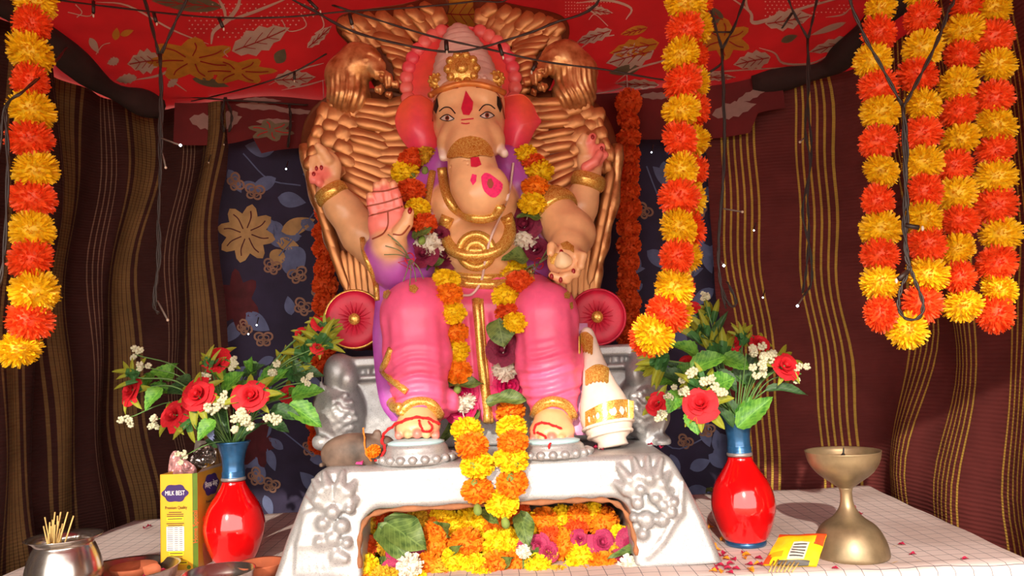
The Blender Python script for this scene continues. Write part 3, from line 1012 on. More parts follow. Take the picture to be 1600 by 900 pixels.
# ---- shawl ends in purple, with gold edges
def strip_px(rows, Y0, th, name, m, parent):
    """thick ribbon: rows of (xl, xr, y, Y)"""
    R_ = rows
    v, f = [], []
    n = 7
    for (xl, xr, y, Y) in R_:
        for back in (0, 1):
            for i in range(n):
                t = i / (n - 1)
                bul = math.sin(pi * t) * 0.008
                v.append(W(xl + (xr - xl) * t, y, Y - (bul if back == 0 else -th)))
    w = 2 * n
    for j in range(len(R_) - 1):
        for i in range(n - 1):
            f.append((j * w + i, j * w + i + 1, (j + 1) * w + i + 1, (j + 1) * w + i))
            f.append((j * w + n + i + 1, j * w + n + i, (j + 1) * w + n + i, (j + 1) * w + n + i + 1))
        f.append((j * w + n, j * w, (j + 1) * w, (j + 1) * w + n))
        f.append((j * w + n - 1, j * w + 2 * n - 1, (j + 1) * w + 2 * n - 1, (j + 1) * w + n - 1))
    f.append(tuple(range(n)) + tuple(reversed(range(n, w))))
    e = (len(R_) - 1) * w
    f.append(tuple(e + i for i in reversed(range(n))) + tuple(e + i for i in range(n, w)))
    return MB().add(v, f).build(name, m, parent)
def interp_rows(rows, n=5):
    A = catmull([Vector(r[:3]) for r in rows], n); B = catmull([Vector((r[3], 0, 0)) for r in rows], n)
    return [(a.x, a.y, a.z, b.x) for a, b in zip(A, B)]
sh1 = strip_px(interp_rows([(566, 606, 384, 1.63), (572, 640, 410, 1.625), (582, 650, 436, 1.63), (586, 620, 470, 1.625), (582, 612, 520, 1.615), (584, 618, 560, 1.605), (588, 640, 600, 1.575), (596, 648, 635, 1.565), (612, 640, 658, 1.56)]), 1.6, 0.03, 'shawl_end', m_purple, idol)
m_lilac = mat('lilac_white_paint', lin(226, 160, 206), 0.45, var=0.15, vscale=30, bump=0.1)
sh2 = strip_px(interp_rows([(896, 918, 505, 1.60), (892, 920, 540, 1.595), (888, 922, 600, 1.58), (886, 922, 640, 1.57), (884, 920, 680, 1.56)]), 1.6, 0.03, 'shawl_end', m_lilac, idol)
bv_all = bvh_of([body, dhoti, sh1, sh2] + feet)
def band(name, pts, r, m=None, parent=None, n=5, sink=0.3, bv=None, sides=8):
    """raised bead of px radius r following the surface"""
    q = catmull([Vector((a, b, 0)) for a, b in pts], n)
    P = []
    for a in q:
        loc, nor = hit(bv or bv_all, a.x, a.y, 1.6)
        P.append(loc + nor * S(r, 1.6) * (0.5 - sink) * 0.8)
    # even out depth jumps
    for _ in range(2):
        P = [P[0]] + [(P[i - 1] + P[i] * 2 + P[i + 1]) / 4 for i in range(1, len(P) - 1)] + [P[-1]]
    v, f = tube(P, S(r, 1.6), sides)
    return MB().add(v, f).build(name, m or m_goldglit, parent or idol)
# necklaces and belt
band('necklace', [(690, 262), (694, 290), (704, 318), (722, 333), (748, 340), (770, 336), (782, 320)], 8.5)
band('necklace', [(700, 338), (694, 362), (704, 386), (726, 398), (760, 398), (786, 384), (796, 360), (790, 336)], 11)
for rr, ro in ((26, 5), (13, 6)):
    pts = [(744 + rr * math.cos(a), 392 + rr * math.sin(a)) for a in [2 * pi * i / 14 for i in range(15)]]
    band('medallion', pts, ro + 2, sink=0.35, n=2)
band('medallion', [(735, 392), (744, 392), (753, 392)], 9)
band('shawl_edge', [(676, 268), (670, 300), (666, 330), (668, 350)], 6)
band('belt', [(704, 428), (730, 432), (770, 433), (806, 430), (834, 424)], 8.5)
band('belt', [(706, 440), (732, 444), (772, 445), (808, 442), (834, 436)], 8)
band('shawl_edge', [(566, 372), (570, 396), (580, 420), (588, 446), (590, 470)], 4.5)
band('shawl_edge', [(612, 545), (604, 566), (598, 580), (616, 596), (636, 612)], 5.5)
band('shawl_edge', [(612, 628), (620, 636), (628, 640)], 9)
for ax_ in (656, 864):
    band('anklet', [(ax_ - 30, 650), (ax_ - 20, 634), (ax_, 627), (ax_ + 20, 633), (ax_ + 31, 650)], 8, sink=0.45)
# pleat band down the front
band('front_pleat_band', [(744, 468), (748, 520), (752, 570), (758, 620), (762, 660)], 7)
band('front_pleat_band', [(752, 468), (756, 520), (760, 570), (764, 620), (768, 660)], 4)
# bracelets and armlets
def ring(name, px, py, Y, axis, r, t, m=None):
    base = W(px, py, Y); R_ = S(r, Y); T = S(t, Y)
    x, y, d = frame(axis)
    pr = [(R_ + T * 0.5 * math.cos(a), T * 1.1 * math.sin(a)) for a in [2 * pi * i / 10 for i in range(11)]]
    v, f = lathe(pr, 24, base, axis, close=False)
    return MB().add(v, f).build(name, m or m_goldglit, idol)
ring('bracelet', 518, 303, 1.73, W(505, 280, 1.73) - W(536, 326, 1.735), 23, 10)
ring('bracelet', 919, 284, 1.73, W(924, 262, 1.73) - W(906, 322, 1.735), 23, 11)
ring('armlet', 866, 328, 1.675, W(892, 364, 1.64) - W(862, 328, 1.68), 33, 13)
ring('armlet', 858, 320, 1.683, W(892, 364, 1.64) - W(862, 328, 1.68), 32, 8)
ring('bracelet', 607, 404, 1.592, W(607, 380, 1.57) - W(612, 412, 1.605), 29, 5)
# rice dumpling held in the front hand
v, f = lathe(smoothprof([(0.001, 0), (0.016, 0.003), (0.019, 0.012), (0.012, 0.024), (0.004, 0.031), (0.001, 0.033)]), 16, W(882, 416, 1.545), Vector((-0.2, -0.5, 0.8)))
MB().add(v, f).build('sweet_dumpling', mat('pale_dumpling_paint', lin(240, 206, 160), 0.45, var=0.1), idol)
bv_hand = bvh_of([body])
def patch(name, pts, bv, off, rings, m, sm=0):
    q = MB(); decal(q, pts, bv, off, 0, rings, sm, 0.03); return q.build(name, m, idol)
def stroke(name, pts, w, bv, off, m, n=5):
    q = MB(); decal_line(q, pts, w, bv, off, 0, n); return q.build(name, m, idol)
patch('glitter_patch', [(858, 398), (868, 394), (880, 398), (882, 406), (874, 414), (862, 412)], bv_hand, 0.003, 2, m_goldglit)
patch('glitter_patch', [(876, 382), (886, 378), (896, 386), (898, 396), (890, 392), (880, 390)], bv_hand, 0.003, 2, m_goldglit)
for pts in [[(640, 448), (648, 446), (654, 452), (648, 460), (640, 456)], [(600, 456), (608, 450), (612, 458), (606, 468), (600, 466)], [(880, 460), (886, 456), (890, 462), (888, 468), (881, 467)], [(888, 474), (893, 472), (894, 482), (890, 484)]]:
    patch('glitter_patch', pts, bv_all, 0.003, 2, m_goldglit)

# ---- painted marks
H_ = bv_body
EM = [m_red_paint, m_black, m_white, m_brownline]
for ex, ey, s in ((700, 185, 1), (760, 181, -1)):
    mbx = MB()
    al = [(ex - 11, ey + 0.5), (ex - 5, ey - 4.0), (ex + 2, ey - 5.0), (ex + 11, ey + 1.5), (ex + 4, ey + 4.5), (ex - 4, ey + 4.0)]
    if s < 0: al = [(2 * ex - a, b) for a, b in al][::-1]
    A = [al[0], al[1], al[2], al[3]] if s > 0 else [al[5], al[4], al[3], al[2]]
    B = [al[0], al[5], al[4], al[3]] if s > 0 else [al[5], al[0], al[1], al[2]]
    decal(mbx, al, H_, 0.0012, 2, 2, 3)
    decal(mbx, [(ex + 3.4 * math.cos(a * 0.785), ey - 0.3 + 4.0 * math.sin(a * 0.785)) for a in range(8)], H_, 0.0020, 3, 1)
    decal(mbx, [(ex + 1.8 * math.cos(a), ey - 0.3 + 2 * math.sin(a)) for a in range(6)], H_, 0.0026, 1, 1)
    decal_line(mbx, A, 1.6, H_, 0.0028, 1)
    decal_line(mbx, B, 1.1, H_, 0.0028, 1)
    mbx.build('eye', EM, idol)
    b = [(-13, -11), (-5, -17), (4, -16), (12, -7)]
    stroke('eyebrow', [(ex + s * p[0], ey + p[1]) for p in b], 1.8, H_, 0.0015, m_black)
patch('forehead_mark', [(728, 142), (733, 150), (739, 160), (738, 172), (733, 181), (724, 180), (721, 170), (724, 158)], H_, 0.0022, 3, m_red_paint)
stroke('forehead_line', [(721, 188), (730, 187), (740, 186)], 2, H_, 0.0016, m_red_paint)
stroke('forehead_line', [(721, 193), (728, 194), (734, 193)], 1.8, H_, 0.0016, m_red_paint)
patch('trunk_mark', [(735, 246), (748, 246), (752, 258), (744, 262), (736, 261)], H_, 0.0016, 2, m_red_paint)
stroke('face_outline', [(676, 190), (679, 165), (686, 148), (700, 140), (716, 138)], 1.6, H_, 0.0016, m_brownline)
stroke('face_outline', [(788, 186), (783, 160), (776, 146), (762, 138), (744, 137)], 1.6, H_, 0.0016, m_brownline)
for (a, b) in [((574, 322), (632, 306)), ((576, 337), (634, 320)), ((582, 300), (622, 293))]:
    stroke('palm_line', [a, ((a[0] + b[0]) / 2, (a[1] + b[1]) / 2 + 2), b], 2.4, H_, 0.0012, m_brownline)
stroke('palm_line', [(606, 330), (606, 352), (598, 366), (582, 374)], 2.4, H_, 0.0012, m_brownline)
stroke('palm_line', [(640, 352), (628, 366), (614, 366)], 2.4, H_, 0.0012, m_brownline)
# pink smear and rim on the trunk tip
mbx = MB()
m_hot = mat('hot_pink_powder', lin(240, 40, 110), 0.8, var=0.2, vscale=200, bump=0.5, bscale=400)
sm = [(752, 277), (757, 271), (765, 272), (776, 280), (785, 288), (782, 300), (774, 308), (766, 307), (757, 299), (753, 288)]
decal(mbx, sm, H_, 0.0016, 0, 3, 2)
patch('pink_powder_smear', [(738, 272), (745, 274), (744, 284), (739, 290), (735, 282)], H_, 0.0012, 2, m_hot)
decal(mbx, [(766 + 5 * math.cos(a), 287 + 8 * math.sin(a)) for a in range(6)], H_, 0.0026, 1, 1)
mbx.build('pink_powder_smear', [m_hot, m_brownline], idol)
# forehead ornament of the trunk
mbx = MB()
hd = [(735, 214), (752, 218), (764, 230), (768, 246), (750, 244), (735, 248), (720, 246), (702, 248), (706, 232), (718, 219)]
decal(mbx, hd, H_, 0.005, 0, 4, 3)
decal(mbx, hd, H_, 0.0005, 0, 1, 3)
mbx.build('trunk_ornament', m_goldglit, idol)
# nails
for (px, py) in [(641, 328), (494, 263), (490, 272), (502, 262), (926, 214), (940, 232), (877, 394), (862, 432), (876, 437), (640, 330), (896, 424)]:
    loc, nor = hit(H_, px, py)
    v, f = ellv(loc, (S(3.2, 1.6), 0.003, S(4.6, 1.6)), 8, 6); MB().add(v, f).build('fingernail', m_nail, idol)

# ---- ears, halo, crown
m_ear = mat('coral_ear_paint', None, 0.4, var=0.08, vscale=50, bump=0.1, bscale=50, attr='paint', coat=0.15)
def paint_by(o, fn):
    me = o.data
    at = me.color_attributes.new('paint', 'FLOAT_COLOR', 'POINT')
    mw = PW(o)
    for i, q in enumerate(me.vertices): at.data[i].color = (*fn(mw @ q.co), 1)
def mixc(a, b, t):
    t = min(max(t, 0), 1); return tuple(x + (y - x) * t for x, y in zip(a, b))
EO, EP, ER = lin(244, 100, 66), lin(232, 62, 92), lin(250, 150, 120)
for out, cx in (([(658, 148), (640, 150), (624, 164), (617, 188), (624, 212), (640, 234), (660, 252), (676, 250), (684, 228), (682, 190), (676, 160)], 680),
                ([(786, 152), (800, 148), (818, 148), (832, 162), (840, 180), (846, 190), (836, 204), (826, 224), (808, 246), (792, 252), (784, 232), (782, 190)], 784)):
    v, f = pillow(out, 1.70, 0.026, 0.018, p=1.7)
    o = MB().add(v, f).build('ear', m_ear, idol)
    zt = W(640, 150, 1.7).z; zb = W(640, 250, 1.7).z
    paint_by(o, lambda p: mixc(EO, EP, 1.25 * (zt - p.z) / (zt - zb) + 0.2 * math.sin(p.x * 90)))
    # rolled rim of the ear
hc = (720, 132)
hal = [(hc[0] + 88 * math.cos(a) , hc[1] + (92 if math.sin(a) < 0 else 70) * math.sin(a)) for a in [2 * pi * i / 28 for i in range(28)]]
v, f = pillow(hal, 1.765, 0.02, 0.01, p=3)
o = MB().add(v, f).build('halo', m_ear, idol)
hw = W(hc[0], hc[1], 1.76)
paint_by(o, lambda p: mixc(lin(246, 92, 48), lin(240, 74, 84), ((p - hw).length / 0.13) ** 2))
for i in range(23):
    a = math.radians(156 + 228 * i / 22)
    px, py = hc[0] + 85 * math.cos(a), hc[1] + 89 * math.sin(a)
    if 78 < math.degrees(a) - 180 < 102: continue
    w = S(10.5, 1.76)
    v, f = ellv(W(px, py, 1.758), (w * 1.1, 0.009, w * 1.1), 12, 8)
    o = MB().add(v, f).build('halo_petal', m_ear, idol)
    paint_by(o, lambda p: mixc(lin(238, 74, 92), lin(246, 120, 110), 0.5 + 0.5 * math.sin(i)))
# crown: ringed cone
m_crown = mat('off_white_crown_paint', lin(226, 186, 172), 0.5, var=0.1, vscale=40, bump=0.12, bscale=90)
cb = W(729, 142, 1.69); ct = W(714, 38, 1.715)
ax = ct - cb; Hc = ax.length
pr = [(S(56, 1.69), -0.01), (S(58, 1.69), 0.004)]
nb = 9
for i in range(nb):
    t0 = i / nb; t1 = (i + 1) / nb
    rr = lambda t: S(55 * (1 - t) ** 0.8 + 11 * t + 5 * math.sin(pi * t), 1.69)
    for q in (0.1, 0.5, 0.9):
        t = t0 + (t1 - t0) * q
        pr.append((rr(t) + (0.0028 if q == 0.5 else -0.0012), 0.006 + t * (Hc - 0.012)))
pr += [(S(8, 1.7), Hc - 0.002), (S(3, 1.7), Hc)]
v, f = lathe(pr, 36, cb, ax)
cen = cb
v = [cen + (Vector(q) - cen) - Vector((0, 1, 0)) * ((Vector(q) - cen).y - ax.y / Hc * (Vector(q) - cen).z) * 0.12 for q in v]
crown = MB().add(v, f).build('crown', m_crown, idol)
bv_crown = bvh_of([crown, body])
mbx = MB()
P = []
for i in range(25):
    t = i / 24
    px = 672 + 116 * t; py = 150 - 16 * math.sin(pi * t) - 4 * t
    loc, nor = hit(bv_crown, px, py, 1.64)
    P.append(loc + nor * 0.003)
for _ in range(2): P = [P[0]] + [(P[i - 1] + P[i] * 2 + P[i + 1]) / 4 for i in range(1, len(P) - 1)] + [P[-1]]
v, f = tube(P, 0.007, 8); mbx.add(v, f)
mbx.build('crown_brim', mat('copper_gold_paint', lin(214, 128, 60), 0.4, 0.3, var=0.2, vscale=60), crown)
def rosette(px, py, r, parent):
    loc, nor = hit(bv_crown, px, py, 1.63)
    mq = MB()
    v, f = ellv(loc, (S(r, 1.62), 0.012, S(r, 1.62)), 18, 9); mq.add(v, f)
    for q in range(10):
        a = 2 * pi * q / 10
        v, f = ellv(loc + Vector((S(r * .85, 1.6) * math.cos(a), -0.004, S(r * .85, 1.6) * math.sin(a))), (S(r * .28, 1.6), 0.009, S(r * .28, 1.6)), 8, 6); mq.add(v, f)
    v, f = ellv(loc + Vector((0, -0.012, 0)), (S(r * .4, 1.6), 0.008, S(r * .4, 1.6)), 10, 6); mq.add(v, f)
    mq.build('rosette', m_goldglit, parent)
rosette(722, 108, 27, crown); rosette(682, 128, 13, crown); rosette(776, 124, 13, crown)
for px in (694, 702, 748, 757): 
    loc, nor = hit(bv_crown, px, 122, 1.63)
    v, f = ellv(loc, (0.006, 0.005, 0.006), 8, 6); MB().add(v, f).build('bead', m_crown, crown)
# dark hair at the temples
patch('temple_hair', [(678, 158), (684, 153), (686, 166), (682, 178), (678, 172)], bv_crown, 0.001, 2, m_black)
patch('temple_hair', [(776, 150), (783, 153), (784, 168), (781, 176), (776, 164)], bv_crown, 0.001, 2, m_black)

# ---- mace standing at the right foot
m_mace = mat('ivory_mace_paint', lin(240, 222, 206), 0.45, var=0.1, vscale=40, bump=0.15, bscale=60)
a = W(915, 512, 1.58); b = W(958, 698, 1.52)
ax = a - b; L_ = ax.length
pr = [(S(24, 1.53), 0.0), (S(22, 1.53), L_ * .05), (S(30, 1.53), L_ * .08)] + smoothprof([(S(36, 1.53), L_ * .13), (S(41, 1.53), L_ * .24), (S(36, 1.53), L_ * .38), (S(26, 1.53), L_ * .52), (S(17, 1.53), L_ * .72), (S(11, 1.53), L_ * .95), (S(4, 1.53), L_)], 4)
v, f = lathe(pr, 28, b, ax)
mace = MB().add(v, f).build('mace', m_mace, idol)
bv_m = bvh_of([mace])
mbx = MB()
for band_y, x0, x1, hgt, sl in ((648, 916, 990, 26, -0.24), (589, 916, 950, 22, -0.1), (540, 904, 926, 26, 0.1)):
    n = 12
    vv = []; mbx = MB()
    for i in range(n + 1):
        px = x0 + (x1 - x0) * i / n; bow = 8 * math.sin(pi * i / n)
        for s in (-.5, .5):
            py = band_y + sl * (px - (x0 + x1) / 2) + s * hgt - bow * (0.5 if s > 0 else 1) + 3 * (i % 2) * (s > 0)
            loc, nor = hit(bv_m, px, py, 1.5); 
            vv.append(loc + nor * 0.003)
    mbx.add(vv, [(2 * i, 2 * i + 1, 2 * i + 3, 2 * i + 2) for i in range(n)])
    mbx.build('glitter_band', m_goldglit, mace)
for t_ in (0.10, 0.17):
    r_ = S(34 if t_ < .15 else 39.5, 1.53)
    pts = []
    x, y, d = frame(ax)
    v, f = tube([b + ax * t_ + (x * math.cos(q * 2 * pi / 24) + y * math.sin(q * 2 * pi / 24)) * r_ for q in range(25)], 0.0035, 6, False); MB().add(v, f).build('carved_ring', m_mace, mace)
# white thread hanging over the belly
mbx = MB()
P = []
for q in catmull([Vector((a, b, 0)) for a, b in [(802, 256), (796, 300), (782, 338), (766, 376), (758, 410), (752, 440), (738, 460), (722, 462)]], 6):
    loc, nor = hit(bv_all, q.x, q.y, 1.6); P.append(loc + Vector((0, -0.008, 0)))
v, f = tube(P, 0.0028, 6); mbx.add(v, f)
mbx.build('sacred_thread', mat('white_cotton_thread', lin(228, 196, 186), 0.9, var=0.1, bump=0.5, bscale=500), idol)
# ================================================================== silver base and gold throne back
m_silver = None
def silver_mat(name, col, glit=True):
    m, t, b = nt(name)
    tc = N(t, 'ShaderNodeTexCoord')
    vo = N(t, 'ShaderNodeTexVoronoi', Scale=800.0); t.links.new(tc.outputs['Object'], vo.inputs['Vector'])
    sp = N(t, 'ShaderNodeSeparateColor'); t.links.new(vo.outputs['Color'], sp.inputs[0])
    nz = N(t, 'ShaderNodeTexNoise', Scale=28.0, Detail=7.0); t.links.new(tc.outputs['Object'], nz.inputs['Vector'])
    r1 = ramp(t, nz.outputs[0], [(0.30, tuple(q * 0.9 for q in col)), (0.5, col), (0.7, tuple(min(1, q * 1.06) for q in col))])
    r2 = ramp(t, sp.outputs[0], [(0, (0.45, 0.45, 0.48)), (0.12, (0.9, 0.9, 0.92)), (0.85, (1, 1, 1)), (1, (1, 1, 1))])
    mx = N(t, 'ShaderNodeMix', data_type='RGBA', blend_type='MULTIPLY'); mx.inputs[0].default_value = 0.8
    t.links.new(r1.outputs[0], mx.inputs[6]); t.links.new(r2.outputs[0], mx.inputs[7])
    t.links.new(mx.outputs[2], b.inputs['Base Color'])
    b.inputs['Metallic'].default_value = 0.45; b.inputs['Roughness'].default_value = 0.36
    ad = N(t, 'ShaderNodeMath', operation='MULTIPLY_ADD'); ad.inputs[1].default_value = 0.18
    t.links.new(sp.outputs[1], ad.inputs[0]); t.links.new(nz.outputs[0], ad.inputs[2])
    bp = N(t, 'ShaderNodeBump', Strength=0.35, Distance=0.004)
    t.links.new(ad.outputs[0], bp.inputs['Height']); t.links.new(bp.outputs[0], b.inputs['Normal'])
    return m
m_silver = silver_mat('silver_glitter_paint', lin(180, 178, 178))
m_clay = mat('bare_brown_clay', lin(150, 96, 62), 0.85, var=0.25, vscale=50, bump=0.3)

ped = empty('silver_pedestal', W(770, 890, 1.42), 'silver painted low pedestal with carved corners and an open arch full of flowers', 'pedestal')
zt = W(770, 720, 1.43).z
xl, xr = W(500, 735, 1.43).x, W(1040, 708, 1.43).x
PCX = (xl + xr) / 2; PHW = (xr - xl) / 2
HP = zt - ZT
P_ = Sdf((PCX - 0.46, 1.36, ZT - 0.012), (PCX + 0.46, 1.84, zt + 0.02), 0.0042)
def pedfn(X, Y, Z):
    t = np.clip((zt - Z) / HP, 0, 1.1)
    hw = PHW + 0.075 * t ** 0.7 + 0.012 * t
    yf = 1.43 - 0.025 * t ** 1.3
    q = np.stack([np.abs(X - PCX) - hw, yf - Y, Y - 1.81, Z - zt])
    r = 0.016
    o = np.sqrt((np.maximum(q + r, 0) ** 2).sum(0)) - r
    o = np.maximum(o, np.max(q, 0)) if False else o + np.minimum(np.max(q + r, 0), 0)
    return np.maximum(o, ZT - Z)
P_.fn(pedfn, (PCX - 0.45, 1.37, ZT), (PCX + 0.45, 1.83, zt + 0.01), 0.005)
ox0, ox1 = W(566, 850, 1.42).x, W(988, 850, 1.42).x
oz = W(770, 789, 1.42).z
P_.box(((ox0 + ox1) / 2, 1.56, (oz + ZT - 0.2) / 2), ((ox1 - ox0) / 2, 0.20, (oz - ZT + 0.2) / 2), 0.035, k=0.012, mode='sub')
# carved leaves and berries on the corners
yfp = 1.412
for (bx, by), tips in (((522, 800), [(482, 772), (490, 750), (506, 738), (536, 736), (556, 752), (562, 778)]), ((1012, 788), [(958, 752), (966, 728), (990, 716), (1012, 714), (1034, 716), (1046, 738), (1052, 764)])):
    for (tx, ty) in tips:
        mx_, my_ = (bx + tx) / 2, (by + ty) / 2
        P_.chain([c(bx + (tx - bx) * .3, by + (ty - by) * .3, yfp + 0.004, 6), c(mx_ + (tx - bx) * .12, my_ + (ty - by) * .12, yfp + 0.006, 10), c(tx, ty, yfp + 0.016, 4)], 0.003)
for (px, py, r) in [(520, 800, 12), (505, 818, 11), (534, 822, 12), (520, 842, 13), (542, 848, 9), (500, 846, 9), (528, 868, 12), (546, 796, 8), (540, 872, 8),
                    (1000, 765, 10), (1014, 748, 11), (1036, 790, 10), (996, 786, 11), (1024, 778, 10), (1010, 812, 14), (1034, 812, 11), (1048, 800, 9), (990, 808, 8), (1052, 784, 8), (1004, 834, 9)]:
    P_.ell(W(px, py, yfp), (S(r, 1.4), 0.012, S(r, 1.4)), k=0.003)
for q in range(7):
    x0 = 462 + q * 7; P_.chain([c(x0 + 14, 806 - q * 3, 1.420, 3), c(x0 + 6 + q * 2, 850, 1.414, 3.5), c(x0 + 2 + q * 5, 896, 1.409, 3)], 0.008)
P_.chain([c(1066, 752, 1.426, 4), c(1062, 800, 1.418, 5), c(1034, 846, 1.412, 4), c(1012, 870, 1.408, 3)], 0.006)
def pdisp(V, N):
    x, y, z = V[:, 0], V[:, 1], V[:, 2]
    return 0.0010 * np.sin(33 * x + 20 * z) * np.sin(41 * z + 15 * y + 9 * x)
pedbody = obj('pedestal_body', P_.mesh('pedestal_body', pdisp), m_silver, ped)
# ragged clay edge of the arch
pts = [(ox0 - 0.004, 1.413, ZT + 0.02), (ox0 - 0.004, 1.418, oz - 0.05), (ox0 + 0.01, 1.42, oz - 0.014), (ox0 + 0.05, 1.42, oz - 0.001)] + [(ox0 + (ox1 - ox0) * q, 1.421, oz + 0.001 * math.sin(q * 40)) for q in (.3, .5, .7, .85)] + [(ox1 - 0.03, 1.42, oz - 0.005), (ox1 - 0.006, 1.42, oz - 0.03), (ox1 + 0.004, 1.415, oz - 0.07), (ox1 + 0.005, 1.41, ZT + 0.02)]
P2 = catmull(pts, 6)
v, f = tube(P2, [0.0042 + 0.0018 * math.sin(i * 1.3) for i in range(len(P2))], 6)
MB().add(v, f).build('clay_edge', m_clay, ped)
# lotus foot-rests
for fx, fy in ((650, 708), (862, 706)):
    b = W(fx, fy, 1.475); b.z = zt - 0.002
    hh = W(fx, fy - 15, 1.475).z - b.z
    R_ = S(56, 1.475)
    pr = [(R_ * 1.06, 0), (R_ * 1.08, hh * .18), (R_ * 0.98, hh * .3), (R_ * 1.0, hh * .45), (R_ * 0.9, hh * .6), (R_ * 0.88, hh * .8), (R_ * .8, hh * 1.0), (R_ * .3, hh * 1.04)]
    v, f = lathe(pr, 36, b)
    v = [Vector((q[0], b.y + (q[1] - b.y) * 0.72, q[2])) for q in v]
    lot = MB().add(v, f).build('lotus_footrest', m_silver, ped)
    for q in range(20):
        a = 2 * pi * q / 20
        v, f = ellv(b + Vector((R_ * 1.04 * math.cos(a), R_ * .75 * math.sin(a), hh * .28)), (0.009, 0.008, 0.008), 8, 6)
        MB().add(v, f).build('lotus_petal', m_silver, lot)
    v, f = lathe([(R_ * .78, 0), (R_ * .8, 0.004), (R_ * .6, 0.008), (R_ * .2, 0.010)], 30, b + Vector((0, 0, hh)))
    v = [Vector((q[0], b.y + (q[1] - b.y) * 0.72, q[2])) for q in v]
    MB().add(v, f).build('pale_blue_top', mat('pale_blue_paint', lin(176, 208, 214), 0.5, var=0.1), lot)

# ---- seat block with swans
thr = empty('throne', W(765, 700, 1.80), 'tall throne with gold swan-wing back and silver glitter seat block', 'throne')
Q_ = Sdf((W(480, 600, 1.6).x, 1.58, zt - 0.01), (W(1050, 600, 1.6).x, 1.84, W(765, 530, 1.66).z), 0.0038)
x0, x1 = W(532, 600, 1.67).x, W(1000, 600, 1.67).x
ztp = W(765, 548, 1.67).z
xm = (x0 + x1) / 2
Q_.box((xm, 1.745, (zt + ztp) / 2), ((x1 - x0) / 2 - 0.012, 0.075, (ztp - zt) / 2), 0.006, k=0.004)
Q_.box((xm, 1.74, ztp - 0.012), ((x1 - x0) / 2 + 0.010, 0.088, 0.012), 0.006, k=0.004)
Q_.box((xm, 1.74, ztp - 0.046), ((x1 - x0) / 2 + 0.004, 0.082, 0.006), 0.004, k=0.004)
for i in range(26):
    xx = x0 + (x1 - x0) * (i + .5) / 26
    Q_.ell((xx, 1.668, ztp - 0.030), (0.0065, 0.006, 0.012), k=0.002)
for i in range(-3, 30):
    xx = x0 + 0.035 * i
    for s in (1, -1):
        Q_.cap((xx, 1.669, ztp - 0.055), 0.001, (xx + s * 0.16, 1.669, ztp - 0.215), 0.001, 0.002, mode='sub')
for sx, cx in ((-1, 528), (1, 1008)):
    cy = 644 if sx < 0 else 636
    Q_.ell(W(cx, cy, 1.66), (S(40, 1.66), 0.050, S(52, 1.66)), k=0.012)
    Q_.ell(W(cx + sx * -2, cy - 62, 1.655), (S(24, 1.66), 0.036, S(30, 1.66)), k=0.012)
    Q_.ell(W(cx + sx * -16, cy - 52, 1.64), (S(15, 1.66), 0.028, S(20, 1.66)), k=0.008)
    for k in range(4):
        Q_.chain([c(cx + sx * (26 - k * 5), cy - 46 + k * 6, 1.628 - 0.002 * k, 3), c(cx + sx * (38 - k * 6), cy - 4, 1.622, 3), c(cx + sx * (24 - k * 7), cy + 44, 1.625, 3)], 0.003)
    rr = random.Random(5)
    for k in range(26):
        a = k * 2.4; r_ = 3.6 * math.sqrt(k)
        px, py = cx - sx * 6 + 1.25 * r_ * math.cos(a), cy + 6 + 1.9 * r_ * math.sin(a)
        if abs(px - cx) < 32: Q_.ell(W(px, py, 1.613 + 0.00002 * ((px - cx) ** 2 + .6 * (py - cy) ** 2)), (S(6.5, 1.62), 0.008, S(6, 1.62)), k=0.002)
    Q_.chain([c(cx + sx * 6, cy + 44, 1.64, 12), c(cx + sx * 2, 696, 1.635, 12)], 0.008)
    Q_.ell(W(cx + sx * 22, 690, 1.64), (S(18, 1.64), 0.03, S(14, 1.64)), k=0.008)
obj('seat_block', Q_.mesh('seat_block'), m_silver, thr)

# ---- bolsters
m_bol = mat('crimson_velvet_paint', lin(206, 26, 62), 0.5, var=0.15, vscale=40, bump=0.2, bscale=60)
for cx, cy, rx, lab in ((563, 506, 46, 'round crimson bolster with gold piping beside the left knee'), (933, 502, 44, 'round crimson tufted bolster beside the right knee')):
    e = empty('bolster', W(cx, cy + rx, 1.74), lab, 'cushion', 'bolsters beside the knees')
    R_ = S(rx, 1.665); b = W(cx, cy, 1.80); ax = Vector((0.10 if cx < 700 else -0.10, -1, 0.03)).normalized()
    v, f = lathe([(R_ * .9, -0.005), (R_, 0.01), (R_ * 1.02, 0.07), (R_, 0.125), (R_ * .96, 0.137), (R_ * .8, 0.142), (R_ * .5, 0.139), (R_ * .25, 0.132), (R_ * .1, 0.128)], 40, b, ax)
    MB().add(v, f).build('cushion_body', m_bol, e)
    x, y, d = frame(ax)
    v, f = tube([b + d * 0.132 + (x * math.cos(q * pi / 20) + y * math.sin(q * pi / 20)) * R_ * .98 for q in range(41)], 0.0032, 6, False)
    MB().add(v, f).build('piping', m_goldglit if cx < 700 else m_bol, e)
    v, f = ellv(b + d * 0.131, (0.013, 0.006, 0.013), 12, 8); MB().add(v, f).build('button', m_goldglit, e)
    for q in range(18):
        a = 2 * pi * q / 18
        dr = x * math.cos(a) + y * math.sin(a)
        v, f = tube([b + d * 0.131 + dr * 0.014, b + d * 0.1385 + dr * R_ * .4, b + d * 0.140 + dr * R_ * (.55 + .1 * (q % 2))], [0.0022, 0.0016, 0.0004], 5)
        MB().add(v, f).build('tuft_fold', m_bol, e)

